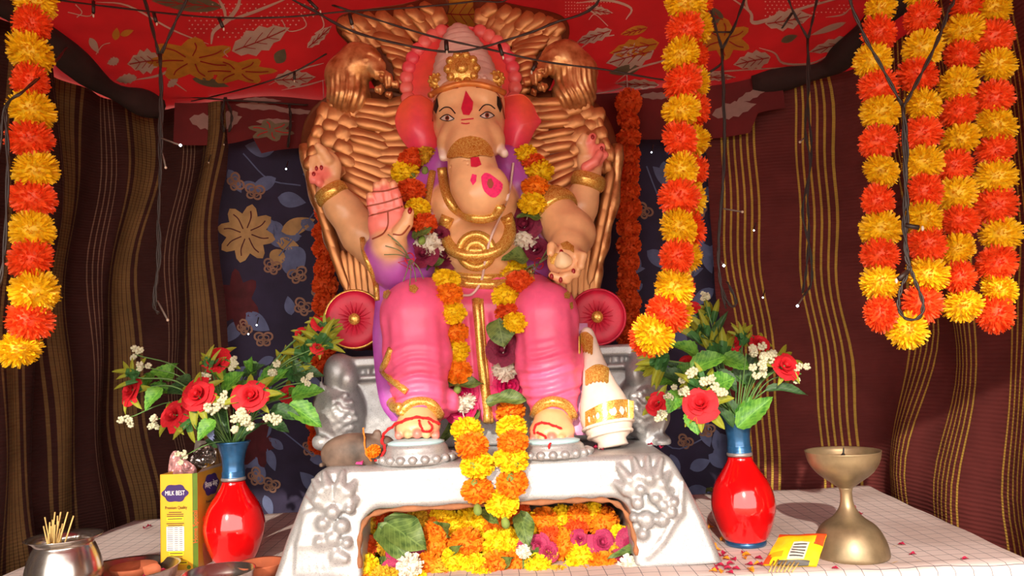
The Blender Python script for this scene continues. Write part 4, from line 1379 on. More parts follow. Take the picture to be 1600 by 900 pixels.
# ---- gold throne back with two swans
def gold_mat():
    m, t, b = nt('antique_gold_paint')
    tc = N(t, 'ShaderNodeTexCoord')
    nz = N(t, 'ShaderNodeTexNoise', Scale=35.0, Detail=6.0); t.links.new(tc.outputs['Object'], nz.inputs['Vector'])
    r1 = ramp(t, nz.outputs[0], [(0.35, lin(172, 104, 58)), (0.5, lin(216, 150, 94)), (0.68, lin(240, 190, 130))])
    t.links.new(r1.outputs[0], b.inputs['Base Color'])
    b.inputs['Metallic'].default_value = 0.6; b.inputs['Roughness'].default_value = 0.34
    bp = N(t, 'ShaderNodeBump', Strength=0.3, Distance=0.004)
    t.links.new(nz.outputs[0], bp.inputs['Height']); t.links.new(bp.outputs[0], b.inputs['Normal'])
    return m
m_gold_t = gold_mat()
m_groove = mat('dark_bronze_ground', lin(112, 58, 30), 0.5, 0.4, var=0.2, vscale=50, bump=0.2)
YB = 1.80
def slab(out, name='wing_panel', Y=YB, th=0.022, m=None):
    v, f = pillow(out, Y, th, 0.03, p=4)
    return MB().add(v, f).build(name, m or m_groove, thr)
slab([(545, 545), (540, 470), (530, 420), (512, 386), (498, 330), (478, 280), (470, 226), (478, 186), (500, 158), (540, 140), (600, 140), (660, 160), (720, 200), (720, 400), (700, 545)])
slab([(925, 545), (936, 460), (946, 400), (958, 340), (966, 272), (962, 215), (945, 176), (920, 152), (880, 140), (820, 150), (760, 180), (740, 220), (740, 400), (760, 545)])
slab([(545, 70), (526, 48), (530, 26), (560, 16), (630, 6), (690, -8), (700, 20), (660, 60), (650, 130), (600, 150), (570, 110)], Y=1.815)
slab([(880, 80), (890, 52), (884, 30), (860, 18), (800, 6), (748, -8), (742, 20), (780, 60), (800, 130), (850, 150)], Y=1.815)
m_feather = mat('antique_gold_feather', lin(186, 122, 72), 0.36, 0.65, var=0.22, vscale=2.5)
# feather: one leaf-shaped solid, placed again and again
def feather_mesh(name, tip=0.5):
    n = 9; v = []; f = []
    rows = []
    for i in range(n + 1):
        t = i / n
        w = (min(1, t * 6 + 0.35)) * (1 if t < 0.72 else math.sqrt(max(0, 1 - ((t - 0.72) / 0.28) ** 2)) * .98 + 0.02) * 0.5
        row = []
        for j, (s, h) in enumerate(((-1, 0), (-.84, .78), (-.4, .95), (0, 1.0), (.4, .95), (.84, .78), (1, 0))):
            row.append(len(v)); v.append((t, s * w, h * (0.55 + 0.45 * math.sin(pi * min(1, t * 1.1 + 0.15))) if h else -0.4))
        rows.append(row)
    for a, b in zip(rows, rows[1:]):
        for j in range(6): f.append((a[j], b[j], b[j + 1], a[j + 1]))
    f.append(tuple(rows[0])); f.append(tuple(reversed(rows[-1])))
    me = mesh_from(name, v, f)
    me.materials.append(m_feather)
    return me
fme = feather_mesh('feather')
def feather(x0, y0, x1, y1, w, Y=YB, h=0.012, parent=None, name='feather'):
    p = W(x0, y0, Y - 0.022); q = W(x1, y1, Y - 0.022)
    X = q - p; L_ = X.length; X.normalize()
    Z = Vector((0, -1, 0)); Yv = Z.cross(X).normalized(); Z = X.cross(Yv)
    w *= 1.34; h *= 0.85
    M = Matrix.Translation(p) @ Matrix((X * L_, Yv * S(w, Y), Z * h)).transposed().to_4x4()
    return inst(name, fme, M, parent or thr)
def row(pts0, pts1, n, w, Y=YB, h=0.012, jit=2, seed=1):
    r = random.Random(seed)
    A = catmull([Vector((a, b, 0)) for a, b in pts0], 8); B = catmull([Vector((a, b, 0)) for a, b in pts1], 8)
    for i in range(n):
        t = i / max(1, n - 1)
        a = A[int(t * (len(A) - 1))]; b = B[int(t * (len(B) - 1))]
        feather(a.x + r.uniform(-2, 2) * jit, a.y, b.x + r.uniform(-2.5, 2.5) * jit, b.y + r.uniform(-1.4, 1.4) * jit, w * r.uniform(.9, 1.3), Y + r.uniform(-.002, .002), h)
# left swan
row([(558, 160), (548, 200), (536, 240), (530, 280), (530, 320)], [(622, 168), (610, 214), (606, 262), (622, 330), (640, 400)], 15, 13, seed=2)
row([(596, 170), (590, 206), (586, 240), (590, 280), (590, 320)], [(660, 152), (672, 196), (690, 240), (690, 300), (690, 380)], 13, 15, YB + 0.004, seed=3)
row([(514, 158), (504, 190), (498, 222), (500, 256)], [(548, 164), (542, 198), (536, 232), (540, 270)], 6, 19, YB - 0.004, seed=4)
row([(496, 172), (486, 200), (480, 226), (480, 250)], [(518, 178), (510, 206), (506, 232), (506, 262)], 6, 19, YB - 0.008, seed=5)
row([(534, 150), (528, 180), (520, 212), (518, 244)], [(566, 160), (558, 192), (550, 224), (552, 258)], 6, 18, YB - 0.003, seed=6)
for i in range(6):
    feather(520 + i * 12, 300 + i * 6, 560 + i * 24, 392 + i * 4, 16, YB + 0.003)
for i in range(7):
    feather(536 + i * 10, 392, 546 + i * 9, 470 + (i % 2) * 6, 11, YB + 0.001, 0.010)
for i in range(5): feather(482 + i * 8, 268 + i * 26, 512 + i * 8, 352 + i * 26, 12, YB - 0.002, 0.014)
# left upper wing
row([(540, 44), (580, 34), (630, 24), (680, 14)], [(566, 66), (614, 74), (668, 60), (694, 40)], 9, 17, YB + 0.012, seed=7)
row([(532, 32), (560, 24), (610, 18), (660, 8)], [(552, 52), (590, 50), (640, 40), (684, 24)], 8, 14, YB + 0.006, seed=8)
row([(584, 56), (604, 80), (616, 108), (620, 136)], [(650, 74), (650, 98), (650, 122), (650, 148)], 8, 12, YB + 0.008, seed=9)
# right swan (mirrored about its own centre line)
row([(884, 160), (898, 200), (908, 240), (912, 280), (912, 320)], [(822, 160), (832, 208), (836, 258), (820, 330), (810, 400)], 15, 13, seed=12)
row([(848, 166), (856, 204), (858, 240), (856, 280), (850, 320)], [(786, 150), (776, 190), (766, 240), (768, 300), (770, 380)], 13, 15, YB + 0.004, seed=13)
row([(926, 158), (936, 190), (942, 222), (942, 256)], [(892, 162), (900, 196), (906, 230), (904, 268)], 6, 19, YB - 0.004, seed=14)
row([(942, 178), (950, 204), (956, 230), (958, 254)], [(920, 180), (928, 208), (934, 234), (934, 262)], 6, 19, YB - 0.008, seed=15)
row([(906, 152), (914, 182), (922, 214), (924, 246)], [(874, 158), (882, 192), (890, 224), (890, 258)], 6, 18, YB - 0.003, seed=16)
for i in range(6): feather(916 - i * 12, 300 + i * 6, 884 - i * 22, 392 + i * 4, 16, YB + 0.003)
for i in range(7): feather(930 - i * 10, 384, 924 - i * 9, 466 + (i % 2) * 6, 11, YB + 0.001, 0.010)
for i in range(5): feather(956 - i * 5, 262 + i * 26, 940 - i * 5, 350 + i * 24, 12, YB - 0.002, 0.014)
row([(872, 50), (838, 36), (800, 24), (760, 14)], [(846, 74), (806, 76), (776, 62), (750, 42)], 9, 17, YB + 0.012, seed=17)
row([(882, 38), (856, 28), (820, 18), (776, 8)], [(862, 58), (826, 52), (790, 40), (756, 24)], 8, 14, YB + 0.006, seed=18)
row([(856, 60), (840, 84), (830, 110), (828, 136)], [(800, 74), (796, 98), (796, 122), (796, 146)], 8, 12, YB + 0.008, seed=19)
# swan necks and heads
for sg, X in ((1, lambda x: x), (-1, lambda x: 1442 - x)):
    dy = 0 if sg > 0 else -4
    lo_, hi_ = sorted((W(X(490), 100, 1.78).x, W(X(650), 100, 1.78).x))
    K_ = Sdf((lo_ - 0.02, 1.70, W(700, 185, 1.78).z - 0.03), (hi_ + 0.02, 1.84, W(700, 40, 1.78).z + 0.03), 0.0032)
    P2 = lambda x, y, Y, r: c(X(x), y + dy, Y, r)
    K_.chain([P2(545, 150, 1.79, 36), P2(540, 118, 1.785, 30), P2(556, 92, 1.78, 26)], 0.02)
    K_.ell(W(X(566), 98 + dy, 1.77), (S(33, 1.77), 0.035, S(30, 1.77)), k=0.015)
    K_.ell(W(X(586), 104 + dy, 1.757), (S(18, 1.77), 0.022, S(15, 1.77)), k=0.010)
    K_.chain([P2(588, 112, 1.752, 12), P2(604, 122, 1.748, 9), P2(606, 134, 1.746, 5)], 0.006)
    K_.chain([P2(560, 86, 1.742, 3), P2(578, 82, 1.742, 3), P2(594, 92, 1.742, 3)], 0.004)
    K_.ell(W(X(572), 92 + dy, 1.738), (S(4, 1.74), 0.005, S(3.4, 1.74)), k=0.002)
    K_.ell(W(X(597), 116 + dy, 1.738), (S(5, 1.74), 0.004, S(3, 1.74)), k=0.003, mode='sub')
    for (x, y, r) in ((594, 140, 8), (608, 148, 6), (618, 132, 7)): K_.ell(W(X(x), y + dy, 1.755), (S(r, 1.76), 0.010, S(r, 1.76)), k=0.003)
    def kdisp(V, N, sg=sg):
        x, z = V[:, 0] * sg, V[:, 2]
        return 0.0016 * np.sin(2 * np.pi * (x * 0.9 - z * 0.25 + 0.004 * np.sin(60 * z)) / 0.0115) * np.clip((W(700, 112, 1.77).z - z) / 0.02, 0.15, 1)
    obj('swan_head_and_neck', K_.mesh('swan_head_and_neck', kdisp), m_gold_t, thr)
# centre of the throne, low behind the figure
slab([(640, 545), (640, 300), (740, 250), (840, 300), (840, 545)], 'back_panel', 1.81, 0.01)
# outer rim rods
for pts in ([(476, 226), (486, 284), (506, 340), (522, 392), (540, 430), (548, 480), (548, 545)], [(964, 226), (962, 290), (950, 350), (938, 400), (930, 440), (924, 545)]):
    q = catmull([W(a, b, YB - 0.012) for a, b in pts], 6)
    v, f = tube(q, [0.014 + 0.003 * math.sin(i * .9) for i in range(len(q))], 8); MB().add(v, f).build('rim', m_gold_t, thr)
# ================================================================== flowers
def fib(n):
    out = []
    for i in range(n):
        z = 1 - 2 * (i + 0.5) / n; r = math.sqrt(1 - z * z); a = i * 2.399963
        out.append(Vector((r * math.cos(a), r * math.sin(a), z)))
    return out
def pompom(name, m, n, seed, wd, inner, l0, l1, squash, curl, core=0.78, fork=False):
    r = random.Random(seed)
    mb = MB()
    v, f = ellv((0, 0, 0), (core, core, core * squash), 12, 8); mb.add(v, f)
    for d in fib(n):
        d = (d + Vector((r.uniform(-.12, .12), r.uniform(-.12, .12), r.uniform(-.12, .12)))).normalized()
        x, y, _ = frame(d)
        a = r.uniform(0, 2 * pi)
        s = x * math.cos(a) + y * math.sin(a); t = d.cross(s)
        L = r.uniform(l0, l1); w = wd * r.uniform(.75, 1.25)
        cu = t * r.uniform(-curl, curl)
        p0 = d * inner; p1 = d * (inner + (L - inner) * .6) + cu * .4; p2 = d * L + cu
        vs = [p0 - s * w * .3, p0 + s * w * .3, p1 - s * w * .5, p1 + s * w * .5, p2 - s * w * (.45 if not fork else .25) , p2 + s * w * (.45 if not fork else .25), p1 + t * w * .28 * r.choice((-1, 1))]
        vs = [Vector((q.x, q.y, q.z * squash)) for q in vs]
        mb.add(vs, [(0, 1, 3, 6), (0, 6, 2), (2, 6, 5, 4), (6, 3, 5)])
    me = mb.mesh(name); me.materials.append(m)
    return me
m_my = mat('marigold_yellow', lin(252, 214, 6), 0.75, var=0.18, vscale=9, trans=0.22)
m_mo = mat('marigold_orange', lin(250, 142, 6), 0.75, var=0.18, vscale=9, trans=0.22)
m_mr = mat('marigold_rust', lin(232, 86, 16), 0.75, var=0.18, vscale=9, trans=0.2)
m_md = mat('marigold_dull_yellow', lin(222, 172, 34), 0.8, var=0.25, vscale=9, trans=0.15)
m_py = mat('plastic_yellow_petal', lin(250, 204, 22), 0.5, var=0.15, vscale=7, trans=0.3)
m_po = mat('plastic_orange_petal', lin(252, 92, 34), 0.5, var=0.15, vscale=7, trans=0.3)
RM = {}
for key, m in (('y', m_my), ('o', m_mo), ('r', m_mr), ('d', m_md)):
    RM[key] = [pompom('marigold', m, 230, 10 * ord(key) + k, .24, .55, .93, 1.06, .78, .12) for k in range(3)]
PMX = {}
for key, m in (('y', m_py), ('o', m_po)):
    PMX[key] = [pompom('paper_flower', m, 460, 20 * ord(key) + k, .14, .4, .90, 1.08, .82, .16, .74, True) for k in range(3)]
FR = random.Random(11)
def bloom(me, P, r, up=None, parent=None, name='marigold', sq=1.0):
    up = Vector(up or (0, 0, 1)) + Vector((FR.uniform(-.22, .22), FR.uniform(-.22, .22), FR.uniform(-.1, .1)))
    q = up.normalized().to_track_quat('Z', 'Y').to_matrix().to_4x4()
    M = Matrix.Translation(P) @ q @ Matrix.Rotation(FR.uniform(0, 6.28), 4, 'Z') @ Matrix.Diagonal((r, r, r * sq, 1))
    return inst(name, me, M, parent)
m_string = mat('white_string', lin(210, 200, 190), 0.9, var=0.1)
m_gstem = mat('green_calyx', lin(120, 140, 60), 0.7, var=0.2, vscale=40)
def hanging(label, cols, Y, rpx, top=True, group='paper marigold garlands hanging from the ceiling', mset=None, cat='garland', sq=1.0):
    """cols: px list (x, y, colour) in stringing order"""
    P0 = W(cols[0][0], cols[0][1], Y)
    low = min(cols, key=lambda q: -q[1])
    e = empty('marigold_garland', W(low[0], low[1] + rpx, Y), label, cat, group)
    pts = []
    for i, q in enumerate(cols):
        y_ = q[3] if len(q) > 3 else Y
        p = W(q[0], q[1], y_)
        pts.append(p)
        ms = (mset or PMX)[q[2]]
        r = S(rpx, y_) * FR.uniform(.94, 1.08)
        nxt = cols[min(i + 1, len(cols) - 1)]; prv = cols[max(i - 1, 0)]
        d = W(prv[0], prv[1], y_) - W(nxt[0], nxt[1], y_)
        bloom(FR.choice(ms), p, r, d if d.length > 1e-6 else None, e, 'flower', sq)
    tops = []
    a = pts[0]
    tops.append(Vector((a.x, a.y, ceil_z(a.x, a.y))))
    line = [tops[0]] + pts
    if len(tops) and top == 'loop':
        b = pts[-1]; line.append(Vector((b.x, b.y, ceil_z(b.x, b.y))))
    v, f = tube(line, 0.0012, 5)
    MB().add(v, f).build('string', m_string, e)
    return e
hanging('paper marigold garland hanging at the far left in front of the brown blanket', [(56, -38, 'o'), (55, 2, 'y'), (50, 38, 'o'), (47, 82, 'y'), (47, 128, 'o'), (50, 173, 'y'), (47, 218, 'o'), (56, 266, 'y'), (51, 311, 'o'), (50, 360, 'y'), (47, 404, 'o'), (55, 456, 'y'), (47, 500, 'o'), (30, 545, 'y')], 1.16, 36)
hanging('front strand of the paper marigold garland hanging over the right vase flowers', [(1074, -35, 'o'), (1072, 5, 'y'), (1070, 45, 'o'), (1063, 86, 'y'), (1067, 128, 'o'), (1065, 172, 'y'), (1062, 218, 'o'), (1065, 266, 'y'), (1061, 308, 'o'), (1060, 356, 'y'), (1057, 400, 'o'), (1054, 448, 'y'), (1042, 490, 'o'), (1021, 522, 'y')], 1.22, 33)
hanging('rear strand of paper marigolds half hidden behind the strand over the right vase', [(1082, -38, 'y'), (1084, 4, 'o'), (1084, 46, 'y'), (1081, 88, 'o'), (1080, 130, 'y'), (1082, 174, 'o'), (1078, 220, 'y'), (1082, 268, 'o'), (1076, 312, 'y'), (1075, 358, 'o'), (1068, 402, 'y'), (1060, 450, 'o'), (1052, 486, 'y'), (1010, 528, 'o')], 1.30, 31)
hanging('left looped paper marigold garland of the pair before the maroon blanket', [(1376, -26, 'o'), (1376, 13, 'y'), (1373, 52, 'o'), (1363, 95, 'y'), (1372, 137, 'o'), (1375, 176, 'y'), (1372, 222, 'o'), (1377, 267, 'y'), (1372, 314, 'o'), (1376, 358, 'y'), (1374, 399, 'o'), (1374, 442, 'y'), (1376, 490, 'o'), (1417, 515, 'y'), (1442, 474, 'o'), (1449, 428, 'y'), (1447, 382, 'o'), (1443, 341, 'y'), (1445, 299, 'o'), (1442, 255, 'y'), (1440, 210, 'o'), (1442, 164, 'y'), (1433, 118, 'o'), (1442, 77, 'y'), (1440, 28, 'o'), (1440, -14, 'y')], 1.19, 31, 'loop')
hanging('right looped paper marigold garland of the pair before the maroon blanket', [(1512, -32, 'y'), (1511, 7, 'o'), (1505, 47, 'y'), (1502, 88, 'o'), (1497, 133, 'y'), (1497, 174, 'o'), (1500, 217, 'y'), (1492, 260, 'o'), (1495, 303, 'y'), (1499, 346, 'o'), (1495, 390, 'y'), (1499, 433, 'o'), (1504, 477, 'y'), (1554, 490, 'o'), (1561, 452, 'y'), (1557, 411, 'o'), (1564, 366, 'y'), (1555, 321, 'o'), (1555, 277, 'y'), (1555, 234, 'o'), (1557, 195, 'y'), (1552, 152, 'o'), (1557, 102, 'y'), (1550, 60, 'o'), (1550, 13, 'y'), (1552, -28, 'o')], 1.21, 31, 'loop')
g2 = 'rust garlands hanging in the shade behind the throne'
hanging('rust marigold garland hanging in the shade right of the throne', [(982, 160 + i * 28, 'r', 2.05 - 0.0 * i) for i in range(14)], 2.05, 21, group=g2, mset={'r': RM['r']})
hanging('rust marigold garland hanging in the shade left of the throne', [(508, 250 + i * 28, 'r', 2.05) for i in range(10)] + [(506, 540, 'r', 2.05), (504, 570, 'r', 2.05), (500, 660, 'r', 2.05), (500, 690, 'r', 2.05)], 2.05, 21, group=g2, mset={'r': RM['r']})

# ---- roses, tufts, leaves
def rose_mesh(name, m, seed, layers=((.22, 3, .95), (.42, 4, .9), (.66, 5, .78), (.92, 5, .6)), open_=1.0):
    r = random.Random(seed); mb = MB()
    for (rad, n, hgt) in layers:
        for k in range(n):
            a0 = 2 * pi * k / n + rad * 5 + r.uniform(-.2, .2); wd = 2 * pi / n * .75
            g = []; lift = r.uniform(-.12, .12); op = open_ * r.uniform(.4, 2.2); tw = r.uniform(-.5, .5)
            for i in range(5):
                t = i / 4; row = []
                for j in range(5):
                    s = (j - 2) / 2
                    ww = wd * (0.35 + .65 * math.sin(pi * (0.12 + .68 * t)))
                    a = a0 + s * ww + tw * t * t
                    rr = rad * (0.25 + .8 * t ** .8) + .20 * rad * t ** 4 * op + r.uniform(-.03, .03)
                    z = hgt * (t - .12 * s * s * t) - .30 * rad * t ** 3 * op + lift * t
                    row.append(len(g)); g.append(Vector((rr * math.cos(a), rr * math.sin(a), z)))
            mb.add(g, [(i * 5 + j, i * 5 + j + 1, (i + 1) * 5 + j + 1, (i + 1) * 5 + j) for i in range(4) for j in range(4)])
    v, f = ellv((0, 0, .3), (.2, .2, .5), 8, 6); mb.add(v, f)
    me = mb.mesh(name); me.materials.append(m); return me
m_rose_r = mat('red_cloth_petal', lin(214, 26, 40), 0.7, var=0.15, vscale=8, trans=0.15)
m_rose_p = mat('magenta_rose_petal', lin(206, 10, 92), 0.6, var=0.25, vscale=8, trans=0.15)
m_rose_d = mat('dark_wilted_rose_petal', lin(124, 20, 56), 0.7, var=0.3, vscale=8, trans=0.1)
m_rose_m = mat('dusky_pink_rose_petal', lin(170, 40, 86), 0.7, var=0.3, vscale=8, trans=0.1)
ROSE = [rose_mesh('red_rose', m_rose_r, k) for k in range(3)]
ROSEP = [rose_mesh('rose', m_rose_p, 10 + k) for k in range(2)]
ROSED = [rose_mesh('rose', m_rose_d, 20 + k) for k in range(2)]
ROSEM = [rose_mesh('rose', m_rose_m, 30 + k) for k in range(2)]
m_tuft = mat('white_flower_petal', lin(236, 226, 208), 0.7, var=0.1, vscale=10, trans=0.2)
TUFT = [pompom('white_flower', m_tuft, 150, 70 + k, .24, .3, .8, 1.08, .66, .25, .7) for k in range(2)]
def leaf_mesh(name, m, fold=.25, droop=.25, teeth=0.0, n=10, seed=0, wave=0.0, wide=1.0, tipm=None):
    """unit leaf along +X, width 1, upper side +Z"""
    r = random.Random(seed); v, f = [], []; mi = []
    for i in range(n + 1):
        t = i / n
        w = .5 * math.sin(pi * min(1, t ** .75 * .985 + .012)) ** (.8 if not tipm else .55) * wide
        if teeth: w *= 1 + teeth * (.5 if i % 2 else -.5)
        for j in range(5):
            s = (j - 2) / 2
            v.append((t, s * w, -droop * t * t + fold * abs(s) * w + wave * math.sin(9 * t + 2 * s) * abs(s)))
    for i in range(n):
        for j in range(4):
            f.append((i * 5 + j, i * 5 + j + 1, (i + 1) * 5 + j + 1, (i + 1) * 5 + j)); mi.append(1 if tipm and i < 0.45 * n else 0)
    me = mesh_from(name, v, f)
    me.materials.append(tipm[1] if tipm else m)
    if tipm: me.materials.append(tipm[0])
    me.polygons.foreach_set('material_index', mi)
    return me
def leaf_mat(name, col, col2):
    m, t, b = nt(name)
    tc = N(t, 'ShaderNodeTexCoord')
    sp = N(t, 'ShaderNodeSeparateXYZ'); t.links.new(tc.outputs['Object'], sp.inputs[0])
    ab = N(t, 'ShaderNodeMath', operation='ABSOLUTE'); t.links.new(sp.outputs[1], ab.inputs[0])
    # veins: lines slanting from the midrib, and the midrib
    ma = N(t, 'ShaderNodeMath', operation='MULTIPLY_ADD'); ma.inputs[1].default_value = -0.7
    t.links.new(ab.outputs[0], ma.inputs[0]); t.links.new(sp.outputs[0], ma.inputs[2])
    mu = N(t, 'ShaderNodeMath', operation='MULTIPLY'); mu.inputs[1].default_value = 8.0; t.links.new(ma.outputs[0], mu.inputs[0])
    fr = N(t, 'ShaderNodeMath', operation='FRACT'); t.links.new(mu.outputs[0], fr.inputs[0])
    l1 = N(t, 'ShaderNodeMath', operation='LESS_THAN'); l1.inputs[1].default_value = 0.12; t.links.new(fr.outputs[0], l1.inputs[0])
    l2 = N(t, 'ShaderNodeMath', operation='LESS_THAN'); l2.inputs[1].default_value = 0.02; t.links.new(ab.outputs[0], l2.inputs[0])
    mxm = N(t, 'ShaderNodeMath', operation='MAXIMUM'); t.links.new(l1.outputs[0], mxm.inputs[0]); t.links.new(l2.outputs[0], mxm.inputs[1])
    nz = N(t, 'ShaderNodeTexNoise', Scale=5.0, Detail=4.0); t.links.new(tc.outputs['Object'], nz.inputs['Vector'])
    r = ramp(t, nz.outputs[0], [(.35, col), (.65, col2)])
    mx = N(t, 'ShaderNodeMix', data_type='RGBA'); mx.inputs[7].default_value = (*tuple(min(1, q * 1.5 + .02) for q in col2), 1)
    sc = N(t, 'ShaderNodeMath', operation='MULTIPLY'); sc.inputs[1].default_value = 0.45; t.links.new(mxm.outputs[0], sc.inputs[0])
    t.links.new(sc.outputs[0], mx.inputs[0]); t.links.new(r.outputs[0], mx.inputs[6])
    t.links.new(mx.outputs[2], b.inputs['Base Color']); b.inputs['Roughness'].default_value = 0.5
    tr = N(t, 'ShaderNodeBsdfTranslucent'); t.links.new(mx.outputs[2], tr.inputs[0])
    ms = N(t, 'ShaderNodeMixShader'); ms.inputs[0].default_value = 0.25
    t.links.new(b.outputs[0], ms.inputs[1]); t.links.new(tr.outputs[0], ms.inputs[2]); t.links.new(ms.outputs[0], t.nodes['Material Output'].inputs[0])
    return m
m_leafg = leaf_mat('bright_green_leaf', lin(60, 128, 40), lin(118, 178, 62))
m_leafd = leaf_mat('dull_green_leaf', lin(70, 96, 44), lin(118, 142, 70))
m_leafk = leaf_mat('dark_green_leaf', lin(40, 74, 40), lin(74, 112, 62))
m_bract = mat('yellow_green_bract', lin(156, 160, 46), 0.55, var=0.15, vscale=6, trans=0.2)
m_blade = mat('green_blade_leaf', lin(66, 116, 58), 0.55, var=0.2, vscale=6, trans=0.2)
LEAF = [leaf_mesh('leaf', m_leafg, .3, .25, .12, 14, k, .03) for k in range(2)]
LEAFD = [leaf_mesh('betel_leaf', m_leafd, .25, .2, 0, 10, k, .08) for k in range(2)]
LEAFK = [leaf_mesh('leaf', m_leafk, .3, .3, .1, 14, 5 + k, .03) for k in range(2)]
BRACT = leaf_mesh('bract', m_bract, .35, .35, 0, 8, 3, 0, 1, (m_blade, m_bract))
def put_leaf(me, p, q, w, nrm, parent, name='leaf'):
    X = (q - p); L = X.length; X = X.normalized()
    Z = Vector(nrm); Z = (Z - X * Z.dot(X)).normalized(); Y_ = Z.cross(X)
    M = Matrix.Translation(p) @ Matrix((X * L, Y_ * w, Z * L)).transposed().to_4x4()
    return inst(name, me, M, parent)
def aim(P, d, s, roll=0.0, sz=1.0):
    q = Vector(d).normalized().to_track_quat('Z', 'Y').to_matrix().to_4x4()
    return Matrix.Translation(P) @ q @ Matrix.Rotation(roll, 4, 'Z') @ Matrix.Diagonal((s, s, s * sz, 1))

# ---- garland worn by the idol
bv_wear = bvh_of([body, dhoti, sh1, sh2, pedbody] + feet)
gar = empty('flower_garland', W(775, 800, 1.40), 'fresh marigold, rose and leaf garland worn by the idol down to the pedestal', 'garland')
def yhit(px, py, off, lo=None):
    loc, nor = hit(bv_wear, px, py, 1.70)
    y = loc.y - off
    return y if lo is None else min(y, lo)
SEQ_L = [(664, 244, 'd', 20), (644, 248, 'r', 23), (634, 270, 'y', 25), (642, 298, 'r', 25), (653, 326, 'y', 22), (662, 350, 'r', 23), ('L', 645, 372, 672, 352, 26), ('D', 660, 398, 22), ('D', 684, 366, 16), ('T', 670, 382, 24), ('D', 694, 402, 18), ('L', 664, 420, 692, 402, 22),
         (687, 420, 'y', 23), (697, 438, 'y', 23), (701, 461, 'o', 24), (706, 488, 'y', 24), (709, 519, 'o', 24), (711, 547, 'y', 24), (714, 580, 'o', 25), ('L', 690, 602, 752, 592, 26), ('P', 722, 614, 22), ('T', 724, 628, 21), ('P', 722, 640, 21), ('L', 752, 640, 684, 682, 34),
         (730, 672, 'y', 26), (738, 697, 'o', 27), (746, 727, 'y', 27), (746, 766, 'o', 26)]
SEQ_R = [(820, 242, 'y', 21), (832, 254, 'r', 21), (842, 268, 'y', 25), (836, 292, 'o', 23), (832, 318, 'y', 24), ('L', 846, 340, 810, 332, 24), ('D', 820, 350, 26), ('T', 818, 372, 22), ('D', 836, 390, 20), ('L', 826, 404, 786, 398, 32),
         (802, 422, 'y', 24), (812, 441, 'r', 23), (792, 462, 'y', 25), (796, 490, 'r', 23), (806, 504, 'y', 21), ('L', 778, 498, 788, 540, 44), ('D', 786, 548, 23), ('T', 790, 577, 23), ('P', 794, 604, 24), ('L', 760, 630, 826, 616, 26),
         (798, 644, 'o', 24), (799, 669, 'y', 25), (801, 692, 'o', 25), (799, 717, 'y', 28), (800, 755, 'o', 26), (784, 786, 'y', 27)]
prevY = None
for SEQ in (SEQ_L, SEQ_R):
    strp = []
    prev = None
    for it in SEQ:
        if isinstance(it[0], str):
            k = it[0]
            if k == 'L':
                y0 = yhit((it[1] + it[3]) / 2, (it[2] + it[4]) / 2, 0.030)
                if prev: y0 = min(y0, prev + 0.01)
                put_leaf(FR.choice(LEAFD), W(it[1], it[2], y0 + 0.004), W(it[3], it[4], y0 - 0.012), S(it[5], y0) * 1.1, (0.1, -0.75, 0.65), gar, 'leaf')
            else:
                r = it[3]
                y0 = yhit(it[1], it[2], S(r, 1.5) * .55)
                if prev: y0 = min(y0, prev + 0.03)
                p = W(it[1], it[2], y0); prev = y0
                if k == 'T': bloom(FR.choice(TUFT), p, S(r, y0), (0, -.6, .6), gar, 'white_flower')
                else:
                    me = FR.choice(ROSEP if k == 'P' else ROSED)
                    inst('rose', me, aim(p + Vector((0, .012, 0)), (FR.uniform(-.3, .3), -1, FR.uniform(0, .5)), S(r, y0) * 1.05, FR.uniform(0, 6), .8), gar)
                strp.append(p)
        else:
            px, py, k, r = it
            y0 = yhit(px, py, S(r, 1.5) * .7)
            if prev: y0 = min(y0, prev + 0.035)
            if py > 655: y0 = min(y0, 1.43 - 0.022 if py > 690 else 1.45)
            prev = y0
            p = W(px, py, y0); strp.append(p)
            bloom(FR.choice(RM[k]), p, S(r, y0), (FR.uniform(-.1, .1), -.25, 1), gar, 'marigold')
            if FR.random() < .45:
                q = W(px + FR.uniform(-4, 4), py + r * .8, y0 - 0.012)
                v, f = lathe(smoothprof([(.002, 0), (.006, .004), (.008, .012), (.006, .018), (.001, .021)], 3), 8, q, Vector((FR.uniform(-.3, .3), -.3, -1)))
                MB().add(v, f).build('calyx', m_gstem, gar)
    v, f = tube(strp, 0.0014, 5)
    MB().add(v, f).build('string', m_string, gar)

